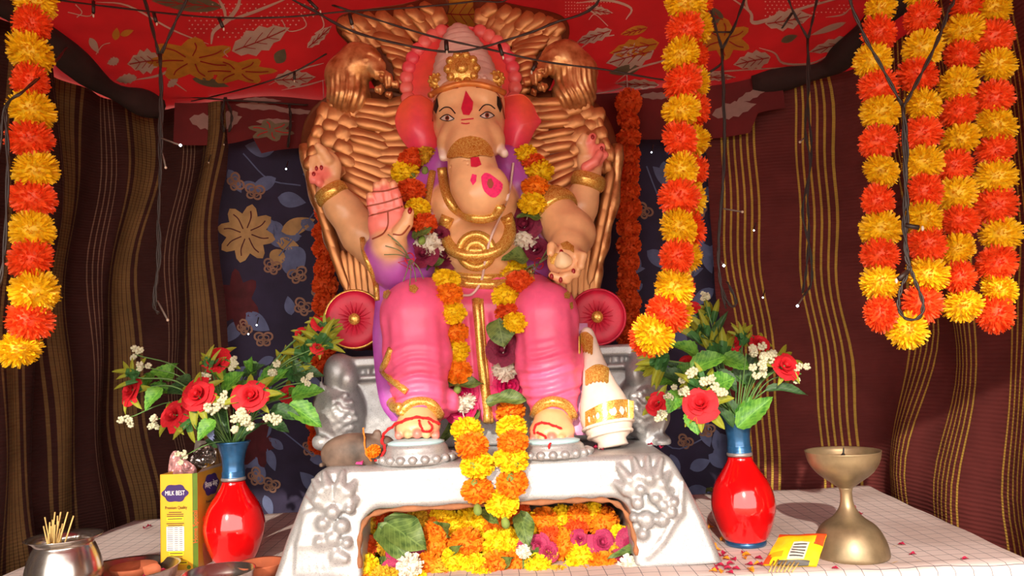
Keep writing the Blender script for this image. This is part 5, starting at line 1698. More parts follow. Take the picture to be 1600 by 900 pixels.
# ---- garland heap in the arch of the pedestal
heap = empty('marigold_heap', W(775, 895, 1.47), 'heap of folded yellow and orange marigold garlands filling the arch of the silver pedestal', 'garland')
HP_ = [(621, 803, 'r', 22), (652, 811, 'd', 22), (670, 797, 'r', 18), (691, 805, 'y', 23), (712, 820, 'y', 20), (735, 812, 'y', 24), (774, 817, 'o', 27), (683, 828, 'o', 23), (727, 850, 'o', 28), (776, 850, 'y', 26), (566, 853, 'r', 24), (571, 886, 'y', 23), (680, 852, 'o', 22),
       (711, 876, 'y', 23), (740, 886, 'y', 22), (779, 883, 'o', 25), (670, 882, 'o', 22), (690, 892, 'd', 20), (577, 817, 'd', 20), (598, 811, 'r', 18), (828, 818, 'y', 19), (851, 815, 'o', 24), (878, 810, 'y', 24), (906, 808, 'o', 22), (942, 818, 'o', 26), (881, 851, 'o', 25),
       (911, 869, 'y', 26), (942, 886, 'o', 25), (841, 886, 'y', 23), (808, 880, 'o', 24), (898, 894, 'y', 22), (968, 836, 'y', 17), (900, 828, 'r', 20), (860, 838, 'r', 18), (925, 800, 'y', 18), (800, 845, 'y', 22), (752, 820, 'y', 22), (640, 905, 'y', 24), (600, 905, 'd', 22), (870, 905, 'd', 22), (812, 800, 'r', 18), (550, 900, 'd', 18),
       (760, 905, 'o', 24), (960, 862, 'd', 16), (640, 838, 'r', 20), (610, 850, 'd', 22), (852, 866, 'd', 20)]
for (px, py, k, r) in HP_:
    d = (900 - py) / 110
    y0 = 1.435 + 0.11 * d + FR.uniform(-.008, .008)
    bloom(FR.choice(RM[k]), W(px, py, y0), S(r, y0), (FR.uniform(-.5, .5), -.7, .8), heap, 'marigold')
for i in range(22):
    px, py = 545 + i * 21, FR.uniform(902, 925)
    y0 = 1.41 + FR.uniform(0, .03)
    bloom(FR.choice(RM[FR.choice('yord')]), W(px, py, y0), S(22, y0), (FR.uniform(-.5, .5), -.5, .8), heap, 'marigold')
for i in range(36):
    px, py = FR.uniform(575, 980), FR.uniform(805, 880)
    y0 = 1.52 + FR.uniform(0, .08)
    bloom(FR.choice(RM[FR.choice('yord')]), W(px, py, y0), S(22, y0), (FR.uniform(-.5, .5), -.5, .8), heap, 'marigold')
for (x0, y0_, x1, y1, w, me) in [(600, 815, 664, 850, 60, 0), (590, 822, 640, 870, 46, 1), (566, 900, 622, 884, 44, 0), (812, 800, 826, 850, 34, 1), (752, 800, 776, 812, 22, 0), (700, 840, 690, 812, 18, 1), (1010, 862, 958, 862, 20, 0), (776, 900, 792, 870, 26, 1), (838, 850, 818, 880, 20, 0), (700, 880, 712, 850, 16, 0)]:
    put_leaf(LEAFD[me], W(x0, y0_, 1.47), W(x1, y1, 1.425), S(w, 1.44), (0.1, -.7, .7), heap, 'leaf')
for (px, py, r, ms) in [(632, 862, 24, ROSEM), (616, 896, 18, ROSEM), (940, 848, 18, ROSEM), (990, 850, 22, ROSEM), (840, 852, 16, ROSEM), (856, 862, 14, ROSEM), (968, 880, 16, ROSEM), (550, 892, 12, ROSEM), (1004, 866, 14, ROSEM), (906, 842, 12, ROSEM), (824, 858, 14, ROSEM)]:
    y0 = 1.425 + 0.07 * (900 - py) / 110
    inst('rose', FR.choice(ms), aim(W(px, py, y0 + .012), (FR.uniform(-.5, .5), -1, FR.uniform(.1, .8)), S(r, y0), FR.uniform(0, 6), .7), heap)
for (px, py, r) in [(640, 884, 21), (986, 888, 22), (818, 862, 12)]:
    bloom(FR.choice(TUFT), W(px, py, 1.42), S(r, 1.42), (0, -.7, .7), heap, 'white_flower')
# ================================================================== vases and cloth bouquets
def glossy(name, col, rough=0.12, coat=0.8, var=0.15, vscale=18): return mat(name, col, rough, 0.0, var, vscale, coat=coat)
m_vred = glossy('glossy_red_ceramic', lin(206, 8, 12))
m_vblue = mat('metallic_blue_paint', lin(40, 92, 138), 0.28, 0.5, var=0.25, vscale=60, coat=0.5)
m_vring = mat('silvery_ring_paint', lin(170, 160, 160), 0.35, 0.6, var=0.1)
def vase(px, py, hpx, Y, label, lean=0.0):
    b = W(px, py, Y); b.z = ZT
    k = S(1, Y) * hpx / 197.0
    e = empty('vase', b, label, 'vase', 'red vases with blue necks')
    pr = smoothprof([(29, 6), (35, 12), (43, 32), (48.5, 56), (46.5, 76), (40, 95), (29, 112), (20.5, 126), (18, 133)], 5)
    v, f = lathe([(r * k, h * k) for r, h in pr], 40, b); MB().add(v, f).build('vase_body', m_vred, e)
    v, f = lathe([(r * k, h * k) for r, h in [(30, 0), (31, 2), (31, 7), (28, 8)]], 36, b); MB().add(v, f).build('foot', m_vblue, e)
    v, f = lathe([(r * k, h * k) for r, h in [(17, 134), (19.5, 135), (20, 138), (19, 140), (17, 141)]], 32, b); MB().add(v, f).build('ring', m_vring, e)
    pr = [(18.5, 138), (19, 141), (18.2, 142), (18.6, 148), (17.8, 149)] + smoothprof([(17.6, 150), (17.4, 162), (20, 178), (25, 192), (28, 197)], 4) + [(26.5, 198.5), (24, 196), (17, 176), (14, 150)]
    v, f = lathe([(r * k, h * k) for r, h in pr], 36, b, close=False); MB().add(v, f).build('neck', m_vblue, e)
    v, f = lathe([(14 * k, 152 * k), (15 * k, 158 * k), (2 * k, 159 * k)], 20, b); MB().add(v, f).build('inner_plug', m_vblue, e)
    return b, b + Vector((0, 0, 195 * k))
bL, tL = vase(367, 886, 184, 1.565, 'red vase with blue neck standing behind the yellow carton')
bR, tR = vase(1166, 855, 194, 1.535, 'red vase with blue neck standing beside the brass lamp')
m_stem = mat('green_plastic_stem', lin(92, 128, 66), 0.5, var=0.15)
m_wb = mat('greenish_white_blossom', lin(222, 220, 190), 0.6, var=0.12, vscale=8, trans=0.2)
BL = leaf_mesh('petal', m_wb, .5, .2, 0, 6, 1)
def blossom_mesh(seed):
    r = random.Random(seed); mb = MB()
    for k in range(7):
        a = 2.4 * k; d = Vector((math.cos(a) * .55, math.sin(a) * .55, .35 + .25 * r.random()))
        v, f = ellv(d, (.32, .32, .42), 8, 6, Matrix.Rotation(a, 3, 'Z') @ Matrix.Rotation(.5, 3, 'Y')); mb.add(v, f)
    v, f = ellv((0, 0, .25), (.3, .3, .3), 8, 6); mb.add(v, f)
    me = mb.mesh('blossom'); me.materials.append(m_wb); return me
BLS = [blossom_mesh(k) for k in range(2)]
BR = random.Random(21)
def bouquet(label, base, top, Y, roses, leaves, whites, sprays):
    e = empty('flower_bunch', base, label, 'artificial flowers', 'cloth flower bunches in the red vases')
    st = top - Vector((0, 0, 0.05))
    def stem(p, r=0.0018, bend=0.35):
        mid = st.lerp(p, .5) + Vector((0, 0, abs(p.x - st.x) * bend + .01))
        s0 = st + Vector((BR.uniform(-.012, .012), BR.uniform(-.012, .012), 0))
        tp = top + (Vector((p.x, p.y, top.z)) - top) * .06
        tp = top + Vector((max(-.018, min(.018, (p.x - top.x) * .12)), max(-.015, min(.015, (p.y - top.y) * .2)), 0))
        v, f = tube(catmull([s0, tp, mid, p], 6), r, 5)
        MB().add(v, f).build('stem', m_stem, e)
    for (px, py, r, dy, br) in roses:
        p = W(px, py, Y + dy)
        off = p - top
        d = Vector((off.x * 2.2, -0.7, 0.25 + off.z * .8)).normalized()
        stem(p)
        inst('rose', BR.choice(ROSE), aim(p - d * S(r, Y) * .5, d, S(r, Y), BR.uniform(0, 6), .85), e)
        x, y, _ = frame(d)
        for k in range(br):
            a = 2 * pi * k / br + BR.uniform(-.3, .3)
            dr = x * math.cos(a) + y * math.sin(a)
            L = S(r, Y) * BR.uniform(1.35, 1.85)
            q0 = p - d * S(r, Y) * .6 + dr * S(r, Y) * .2
            put_leaf(BRACT, q0, q0 + dr * L + d * L * BR.uniform(0.0, .35), L * .40, d, e, 'bract')
    for (x0, y0, x1, y1, w, dy, kind) in leaves:
        p = W(x0, y0, Y + dy + .01); q = W(x1, y1, Y + dy - .012)
        if BR.random() < .5: stem(p, .0014)
        put_leaf(BR.choice(LEAF if kind else LEAFK), p, q, S(w, Y), (BR.uniform(-.3, .3), -.75, .6), e, 'leaf')
    cxm = sum(q[0] for q in roses) / len(roses); cym = sum(q[1] for q in roses) / len(roses)
    for i in range(16):
        (lx, ly, _, _, _, ldy, _) = BR.choice(leaves)
        a = BR.uniform(0, 6.28); L = BR.uniform(26, 44)
        x0, y0 = lx + BR.uniform(-16, 16), ly + BR.uniform(-14, 8)
        p = W(x0, y0, Y + ldy + .03); q = W(x0 + L * math.cos(a), y0 - L * .7 * abs(math.sin(a)) + 6, Y + ldy + .015)
        put_leaf(BR.choice(LEAF + LEAFK), p, q, S(L * .6, Y), (BR.uniform(-.4, .4), -.8, .5), e, 'leaf')
    for (px, py, r, dy) in whites:
        p = W(px, py, Y + dy); stem(p, .0012)
        for k in range(4):
            q = p + Vector((BR.uniform(-1, 1), BR.uniform(-.5, .5), BR.uniform(-1, 1))) * S(r, Y) * 1.1
            inst('blossom', BR.choice(BLS), aim(q, (BR.uniform(-.6, .6), -1, BR.uniform(-.3, .8)), S(r, Y) * .78, BR.uniform(0, 6)), e)
    for (px, py, n, L, a0, a1, dy) in sprays:
        p = W(px, py, Y + dy); stem(p)
        for k in range(n):
            a = math.radians(a0 + (a1 - a0) * (k + .5) / n + BR.uniform(-8, 8)); l = S(L, Y) * BR.uniform(.8, 1.15)
            put_leaf(BRACT, p + Vector((BR.uniform(-.01, .01), 0, BR.uniform(-.01, .01))), p + Vector((l * math.cos(a), BR.uniform(-.02, .01), l * math.sin(a))), l * .27, (BR.uniform(-.3, .3), -1, .3), e, 'bract')
    return e
bouquet('left bunch of red cloth roses and white blossoms above the yellow carton', bL, tL, 1.545,
    [(200, 610, 18, 0, 6), (267, 648, 20, -.03, 6), (306, 614, 23, -.04, 7), (391, 616, 22, -.05, 7), (334, 562, 20, .02, 6), (450, 614, 14, .05, 4), (502, 504, 12, .04, 5), (474, 520, 10, .04, 5), (498, 541, 10, .02, 5)],
    [(272, 588, 238, 576, 30, .02, 1), (252, 598, 268, 566, 30, .03, 1), (254, 606, 222, 636, 30, -.02, 1), (336, 656, 306, 684, 26, -.05, 1), (350, 612, 372, 580, 34, .0, 1), (404, 612, 440, 574, 36, .02, 1), (396, 582, 388, 560, 18, .01, 1),
     (456, 620, 500, 604, 34, .02, 1), (452, 632, 500, 660, 36, .0, 1), (424, 640, 466, 648, 26, -.01, 0), (452, 582, 500, 578, 28, .03, 0), (300, 598, 280, 588, 22, 0, 0), (340, 640, 352, 672, 24, 0, 0), (362, 700, 398, 656, 22, .01, 0), (356, 700, 348, 650, 18, .01, 0),
     (420, 660, 448, 668, 22, .01, 0), (352, 590, 330, 574, 22, .02, 1), (380, 590, 404, 566, 22, .02, 0), (226, 616, 250, 604, 20, .02, 0), (470, 600, 462, 560, 20, .03, 0), (410, 626, 440, 612, 26, 0, 1), (262, 612, 292, 604, 24, .02, 0)],
    [(212, 554, 9, .01), (224, 572, 8, .0), (198, 654, 9, 0), (240, 656, 8, -.02), (337, 636, 11, -.04), (352, 626, 9, -.03), (384, 652, 12, -.06), (372, 662, 10, -.06), (424, 652, 10, -.04), (316, 592, 9, 0), (430, 578, 10, .02), (282, 716, 7, -.05), (366, 572, 9, .02), (480, 596, 8, .02), (242, 668, 7, -.01)],
    [(500, 545, 9, 44, -10, 150, .03), (480, 560, 9, 48, 20, 170, .03), (506, 520, 7, 36, 0, 140, .04), (330, 575, 6, 34, 30, 170, .02), (212, 590, 6, 30, 60, 220, .0), (300, 655, 5, 32, 180, 320, -.03), (455, 590, 8, 44, 20, 120, .04)])
bouquet('right bunch of red cloth roses and white blossoms beside the hanging garland', bR, tR, 1.515,
    [(1094, 628, 23, -.06, 8), (1025, 630, 17, -.02, 5), (1230, 569, 19, -.03, 6), (1081, 480, 12, .05, 3), (1146, 534, 15, .04, 5), (1188, 534, 15, .05, 5), (1073, 566, 11, .03, 0)],
    [(1092, 558, 1056, 532, 32, .01, 1), (1080, 578, 1132, 550, 36, -.03, 1), (1114, 606, 1144, 588, 40, -.04, 1), (1064, 612, 1044, 640, 30, -.03, 1), (1080, 640, 1090, 676, 30, -.05, 1), (1152, 668, 1204, 618, 34, -.02, 1), (1196, 610, 1262, 606, 18, -.02, 0),
     (1160, 600, 1176, 552, 40, .02, 0), (1128, 560, 1174, 570, 34, .01, 1), (1108, 540, 1134, 486, 14, .03, 0), (1070, 600, 1030, 574, 30, .0, 0), (1150, 664, 1136, 610, 22, .0, 0), (1120, 580, 1156, 606, 26, .0, 0), (1180, 590, 1206, 574, 26, .01, 0), (1060, 590, 1080, 566, 26, .01, 1), (1150, 668, 1170, 620, 20, .0, 1), (1146, 668, 1120, 630, 18, -.02, 0), (1100, 600, 1072, 590, 30, -.02, 1), (1134, 540, 1104, 520, 24, .03, 0)],
    [(1090, 590, 11, -.05), (1126, 616, 11, -.05), (1114, 600, 9, -.04), (1180, 566, 12, -.03), (1198, 552, 11, -.02), (1166, 552, 10, -.02), (1252, 584, 9, -.02), (1029, 652, 9, -.03), (1101, 468, 7, .04), (1070, 606, 9, -.04), (1186, 580, 10, -.03), (1046, 612, 8, -.02)],
    [(1038, 562, 9, 44, 150, 250, -.02), (1098, 530, 8, 46, 60, 150, .04), (1160, 536, 7, 32, 40, 140, .03), (1216, 572, 7, 34, -80, 80, -.01), (1094, 604, 8, 34, 40, 200, -.04), (1106, 500, 7, 34, 30, 150, .05), (1120, 560, 8, 50, 50, 130, .03)])

# ================================================================== brass lamp
m_brass = mat('tarnished_brass', lin(150, 130, 100), 0.40, 0.6, var=0.4, vscale=22, bump=0.12, bscale=60)
bb = WZ(1330, 868, ZT)
YL = bb.y
k = S(1, YL)
lamp = empty('brass_lamp', bb, 'tarnished brass oil lamp with wide bowl on a bell-shaped foot', 'oil lamp')
pr = smoothprof([(54, 0), (55, 6), (51, 24), (40, 44), (22, 58), (11, 74), (8.5, 92), (10.5, 102)], 5)
v, f = lathe([(r * k, h * k) for r, h in pr], 44, bb); MB().add(v, f).build('foot', m_brass, lamp)
pr = smoothprof([(10, 101), (22, 110), (40, 124), (51, 140), (55, 156)], 5) + [(55.5, 157.5), (53.5, 157)] + smoothprof([(52, 152), (44, 138), (28, 125), (1, 121)], 4)
v, f = lathe([(r * k, h * k) for r, h in pr], 44, bb, close=False); MB().add(v, f).build('bowl', m_brass, lamp)
v, f = lathe([(47 * k, 146 * k), (0.5 * k, 146.2 * k)], 32, bb, close=False)
MB().add(v, f).build('oil', mat('cloudy_ghee', lin(196, 170, 128), 0.25, var=0.3, vscale=40), lamp)
wk = bb + Vector((0, 0, 146 * k))
v, f = lathe(smoothprof([(5, 0), (6, 2), (4, 4), (1.4, 8), (1.2, 13), (.6, 16)], 3), 10, wk, Vector((.15, 0, 1)))
MB().add([wk + (Vector(q) - wk) * k if False else wk + (Vector(q) - wk) * k for q in v], f).build('wick', m_black, lamp)

# ================================================================== steel ware on the left
m_steel = mat('worn_stainless_steel', lin(190, 184, 180), 0.22, 0.95, var=0.12, vscale=30, bump=0.05, bscale=40)
m_clayr = mat('terracotta', lin(176, 92, 58), 0.8, var=0.2, vscale=30, bump=0.2)
def turned(name, label, cat, P, prof, m, part='bowl_wall', seg=48):
    e = empty(name, P, label, cat)
    v, f = lathe(prof, seg, P, close=False)
    f.append(tuple(reversed(range(seg))))
    MB().add(v, f).build(part, m, e)
    return e
pp = WZ(100, 932, ZT)
ph = W(105, 838, pp.y).z - ZT
kr = S(1, pp.y)
pot = turned('steel_pot', 'round steel water pot with flared rim holding burnt incense sticks', 'pot', pp,
    [(34 * kr, 0)] + [(r * kr, h * ph) for r, h in smoothprof([(40, .02), (50, .18), (54, .36), (51, .58), (44, .80), (41, .88), (46, .95), (54, 1.0)], 4)] + [(53 * kr, ph * 1.01), (44 * kr, ph * .95), (40 * kr, ph * .88), (46 * kr, ph * .7), (50 * kr, ph * .4), (44 * kr, ph * .12), (0.5 * kr, ph * .1)], m_steel)
v, f = lathe([(46.5 * kr, ph * .62), (.5 * kr, ph * .622)], 32, pp, close=False)
MB().add(v, f).build('water', mat('still_grey_water', lin(150, 140, 132), 0.08, 0.3, var=0.1), pot)
m_stick = mat('bamboo_stick', lin(206, 172, 104), 0.7, var=0.2, vscale=40)
IS = random.Random(5)
for i in range(18):
    bx = W(84 + IS.uniform(-9, 9), 850, pp.y)
    b0 = Vector((pp.x - 0.022 + IS.uniform(-.01, .01), pp.y + IS.uniform(-.012, .012), ZT + ph * .15))
    tipx, tipy = [(70, 808), (86, 800), (95, 800), (106, 800), (115, 806), (78, 816), (82, 812), (90, 810), (92, 814), (86, 820), (80, 822), (98, 818), (94, 826), (76, 834), (68, 822), (90, 806), (84, 814), (96, 832)][i]
    tp = W(tipx, tipy, pp.y + IS.uniform(-.015, .015))
    v, f = tube([b0, b0.lerp(tp, .6) + Vector((IS.uniform(-.002, .002), 0, 0)), tp], 0.0013, 5)
    tag(MB().add(v, f).build('incense_stick', m_stick), 'burnt bamboo incense stick standing in the steel pot', 'incense stick', 'incense sticks in the steel pot')
# plate with broken clay lamp and petals
pc = WZ(196, 912, ZT); kp = S(1, pc.y)
turned('steel_plate', 'shallow steel plate beside the pot holding clay pieces and petals', 'plate', pc,
    [(66 * kp, 0), (70 * kp, .002), (76 * kp, .026), (78 * kp, .028), (77 * kp, .029), (74 * kp, .026), (68 * kp, .004), (.5 * kp, .003)], m_steel, 'plate_body')
cl = empty('clay_lamp', pc + Vector((0, .02, .004)), 'broken terracotta lamp saucer lying in the steel plate', 'clay lamp')
v, f = lathe([(.022, 0), (.036, .010), (.042, .020), (.040, .022), (.034, .012), (.02, .006), (.0005, .006)], 30, pc + Vector((.004, .022, .005)), close=False)
MB().add(v, f).build('saucer', m_clayr, cl)
v, f = pillow([(222, 886), (244, 880), (252, 888), (246, 898), (228, 900)], pc.y - .03, .006)
v = [Vector(q) for q in v]
MB().add(v, f).build('shard', m_clayr, cl)
# bowl and clay dish
bc = WZ(343, 926, ZT); kb = S(1, bc.y)
hb = W(343, 893, bc.y).z - ZT
turned('steel_bowl', 'small open steel bowl in front of the yellow carton', 'bowl', bc,
    [(34 * kb, 0), (40 * kb, .003), (49 * kb, hb * .6), (52 * kb, hb), (53 * kb, hb + .0015), (51.5 * kb, hb + .001), (47 * kb, hb * .55), (38 * kb, .006), (.5 * kb, .005)], m_steel)
dc = WZ(408, 902, ZT); kd = S(1, dc.y)
hd_ = W(408, 880, dc.y).z - ZT
turned('clay_dish', 'small terracotta dish between the steel bowl and the pedestal', 'clay dish', dc,
    [(20 * kd, 0), (30 * kd, hd_ * .5), (36 * kd, hd_), (37 * kd, hd_ + .002), (34 * kd, hd_), (28 * kd, hd_ * .5), (.5 * kd, hd_ * .3)], m_clayr)

# ================================================================== milk carton with pouch
def text_mesh(body, size, font=None):
    cu = bpy.data.curves.new('t', 'FONT'); cu.body = body; cu.size = size; cu.align_x = 'CENTER'; cu.align_y = 'CENTER'
    cu.extrude = 0.0002; cu.resolution_u = 3
    o = bpy.data.objects.new('t', cu); COL.objects.link(o)
    dg = bpy.context.evaluated_depsgraph_get()
    me = bpy.data.meshes.new_from_object(o.evaluated_get(dg))
    bpy.data.objects.remove(o)
    return me
p0 = WZ(251, 892, ZT); p1 = WZ(307, 891, ZT)
cx_ = (p1 - p0); cx_.z = 0; cw = cx_.length; cx_.normalize()
cyd = Vector((-cx_.y, cx_.x, 0)); czd = Vector((0, 0, 1))
chh = W(273, 741, (p0.y + p1.y) / 2).z - ZT; cdp = 0.115
m_cy = mat('yellow_carton_print', lin(222, 168, 40), 0.4, var=0.08, vscale=20, coat=0.2)
m_cb = mat('bronze_carton_print', lin(186, 132, 42), 0.4, var=0.15, vscale=20, coat=0.2)
m_cg = mat('green_carton_print', lin(92, 122, 36), 0.4, var=0.15)
m_cp = mat('purple_logo_print', lin(58, 34, 96), 0.4, var=0.1)
m_cr = mat('orange_carton_lettering', lin(226, 84, 34), 0.45, var=0.05)
m_cw = mat('white_carton_print', lin(236, 232, 226), 0.45, var=0.03)
m_ct = mat('brown_carton_lettering', lin(96, 60, 30), 0.5, var=0.05)
m_card = mat('grey_inside_of_carton', lin(150, 138, 128), 0.7, var=0.1)
car = empty('milk_carton', (p0 + p1) / 2, 'opened tall yellow milk powder carton with purple logo beside the red vase', 'carton')
MW = Matrix.Translation(p0) @ Matrix((cx_, cyd, czd)).transposed().to_4x4()      # x right, y back, z up
# walls with a bevelled right front edge
bv_ = 0.007
ol = [(0, 0), (cw - bv_, 0), (cw, bv_), (cw, cdp), (0, cdp)]
thk = 0.0012
mbx = MB()
for i in range(5):
    a = Vector((*ol[i], 0)); b = Vector((*ol[(i + 1) % 5], 0))
    n = Vector((-(b - a).y, (b - a).x, 0)).normalized() * thk
    vv = [a, b, b + n, a + n]
    vv = vv + [q + Vector((0, 0, chh)) for q in vv]
    mbx.add(vv, [(0, 1, 5, 4), (1, 2, 6, 5), (2, 3, 7, 6), (3, 0, 4, 7), (0, 3, 2, 1), (4, 5, 6, 7)], [0, 1, 2, 0, 0][i])
mbx.add([Vector((*q, .001)) for q in ol], [(0, 1, 2, 3, 4)], 0)
mbx.build('carton_body', [m_cy, m_cg, m_cb], car, False, mw=MW)
# flaps
mbx = MB(); mbx.add([(0.002, cdp, chh), (cw * .55, cdp, chh), (cw * .5, cdp + .01, chh + .05), (0.004, cdp + .012, chh + .052)], [(0, 1, 2, 3)])
mbx.build('flap', m_card, car, False, mw=MW)
mbx = MB(); mbx.add([(cw, bv_, chh), (cw, cdp, chh), (cw + .006, cdp - .004, chh + .008), (cw + .004, bv_ + .01, chh + .006)], [(0, 1, 2, 3)])
mbx.build('flap', m_card, car, False, mw=MW)
def on_front(x, z): return MW @ Matrix.Translation((x, -0.0006, z)) @ Matrix.Rotation(pi / 2, 4, 'X')
def on_side(y, z): return MW @ Matrix.Translation((cw + 0.0006, y, z)) @ Matrix.Rotation(pi / 2, 4, 'Z') @ Matrix.Rotation(pi / 2, 4, 'X')
def plate_mesh(pts, th=.0004):
    n = len(pts)
    v = [(a, b, 0) for a, b in pts] + [(a, b, th) for a, b in pts]
    return mesh_from('print', v, [tuple(range(n, 2 * n)), tuple(reversed(range(n)))] + [(i, (i + 1) % n, n + (i + 1) % n, n + i) for i in range(n)], False)
def logo_pts(w, h):
    out = []
    for i in range(40):
        a = 2 * pi * i / 40
        r = 1 + .07 * math.cos(6 * a) + .04 * math.cos(2 * a)
        out.append((w * r * math.cos(a), h * r * math.sin(a) * (1 if abs(math.cos(a)) < .8 else .9)))
    return out
Z = lambda py: (887 - py) / (887 - 741) * chh
fc = (cw - bv_) * .47
obj('logo', plate_mesh(logo_pts(.0255, .0175)), m_cp, car, mw=on_front(fc, Z(770)))
def word(name, body, size, m, mw, sx=1.0):
    me = text_mesh(body, size)
    return obj(name, me, m, car, mw=mw @ Matrix.Translation((0, 0, .0005)) @ Matrix.Diagonal((sx, 1, 1, 1)))
word('lettering', 'MILK BEST', .0125, m_cw, on_front(fc, Z(770)), .72)
word('lettering', 'Premium Quality', .0085, m_ct, on_front(fc + .002, Z(792)), .78)
for py, w, h, m in [(799, .026, .0008, m_ct), (802, .034, .0008, m_ct), (805, .034, .0008, m_ct), (816, .036, .0008, m_ct), (819, .03, .0008, m_ct), (866, .028, .0008, m_ct), (869, .028, .0008, m_ct)]:
    obj('small_print', plate_mesh([(-w / 2, -h), (w / 2, -h), (w / 2, h), (-w / 2, h)]), m, car, mw=on_front(fc, Z(py)))
m_hl = mat('bright_yellow_print', lin(244, 226, 30), 0.45, var=0.05)
for py, w, x in [(809, .034, 0), (861, .03, .002), (875, .034, .008)]:
    h = .0032
    q = obj('yellow_bar', plate_mesh([(-w / 2, -h), (w / 2, -h), (w / 2, h), (-w / 2, h)]), m_hl, car, mw=on_front(fc + x, Z(py)))
    obj('small_print', plate_mesh([(-w * .44, -h * .3), (w * .44, -h * .3), (w * .44, h * .3), (-w * .44, h * .3)]), m_ct, car, mw=on_front(fc + x, Z(py)) @ Matrix.Translation((0, 0, .0005)))
th_, tw_ = .046, .036
obj('nutrition_table', plate_mesh([(-tw_ / 2, -th_ / 2), (tw_ / 2, -th_ / 2), (tw_ / 2, th_ / 2), (-tw_ / 2, th_ / 2)]), m_cw, car, mw=on_front(fc, Z(839)))
mbx = MB()
for i in range(12):
    z = -th_ / 2 + th_ * (i + .5) / 12
    for a, b in ((-.46, -.12), (-.04, .16), (.24, .42)):
        vv = [(a * tw_, z - .0006, 0), (b * tw_, z - .0006, 0), (b * tw_, z + .0006, 0), (a * tw_, z + .0006, 0)]; mbx.add(vv, [(0, 1, 2, 3)])
for x in (-.08, .2): mbx.add([(x * tw_, -th_ / 2, 0), (x * tw_ + .0005, -th_ / 2, 0), (x * tw_ + .0005, th_ / 2, 0), (x * tw_, th_ / 2, 0)], [(0, 1, 2, 3)])
tag(mbx.build('table_rows', m_ct, car, False, mw=on_front(fc, Z(839)) @ Matrix.Translation((0, 0, .0006))), kind='stuff')
obj('green_mark', plate_mesh([(.004 * math.cos(a * .52), .004 * math.sin(a * .52)) for a in range(12)]), m_cg, car, mw=on_front(cw - bv_ - .008, Z(882)))
sy_ = cdp * .52
obj('logo', plate_mesh(logo_pts(.030, .022)), m_cp, car, mw=on_side(sy_, Z(765)))
word('lettering', '\u093f\u092e\u0932\u094d\u0915 \u092c\u0947\u0938\u094d\u091f', .014, m_cw, on_side(sy_, Z(765)), .85)
word('lettering', 'Premium Quality', .008, m_ct, on_side(sy_, Z(790)), .8)
for q in range(5):
    a = q * 1.25
    obj('flower_print', plate_mesh([(.012 * math.cos(a) + .008 * math.cos(b * .785), .012 * math.sin(a) + .006 * math.sin(b * .785)) for b in range(8)]), m_cr, car, mw=on_side(sy_ - .02, Z(820)) @ Matrix.Translation((0, 0, .0001 * q)))
obj('cup_print', plate_mesh([(-.03, -.03), (.03, -.03), (.036, .0), (.036, .018), (-.036, .018), (-.036, 0)]), m_clayr, car, mw=on_side(sy_, Z(866)))
bev = MW @ Matrix.Translation((cw - bv_ / 2 + .0005, bv_ / 2 - .0005, Z(822))) @ Matrix.Rotation(pi / 4, 4, 'Z') @ Matrix.Rotation(pi / 2, 4, 'X') @ Matrix.Rotation(pi / 2, 4, 'Z')
word('lettering', 'Home Special', .0125, m_cr, bev, .9)
# crumpled foil pouch
def crumple(name, outline, Y, th, m, amp, seed, parent):
    v, f = pillow(outline, Y, th, th * .8, p=1.6, rings=(1, .92, .82, .7, .58, .46, .34, .22, .12))
    r = random.Random(seed)
    ph_ = [(Vector((r.uniform(-1, 1), r.uniform(-1, 1), r.uniform(-1, 1))).normalized() * r.uniform(120, 380), r.uniform(0, 6)) for _ in range(7)]
    v = [Vector(q) + Vector((.3, -1, .4)) * amp * sum(abs(math.sin(Vector(q).dot(k_) + p_)) - .6 for k_, p_ in ph_) / 3 for q in v]
    return MB().add(v, f).build(name, m, parent, smooth=False)
yp = p0.y + .05
pou = empty('foil_pouch', MW @ Vector((cw / 2, .05, chh - .03)), 'crumpled silver foil pouch with pink print sticking out of the carton', 'pouch')
m_foil = mat('crumpled_silver_foil', lin(170, 160, 156), 0.2, 0.9, var=0.2, vscale=60)
m_pinkf = mat('pink_and_silver_print_film', lin(206, 150, 150), 0.25, 0.4, var=0.5, vscale=50)
crumple('pouch_front', [(262, 745), (266, 712), (276, 704), (290, 718), (306, 730), (304, 746), (280, 752)], yp, .012, m_pinkf, .006, 3, pou)
crumple('pouch_top', [(288, 728), (304, 706), (318, 694), (330, 690), (336, 700), (338, 716), (330, 726), (310, 734)], yp + .03, .016, m_foil, .008, 8, pou)

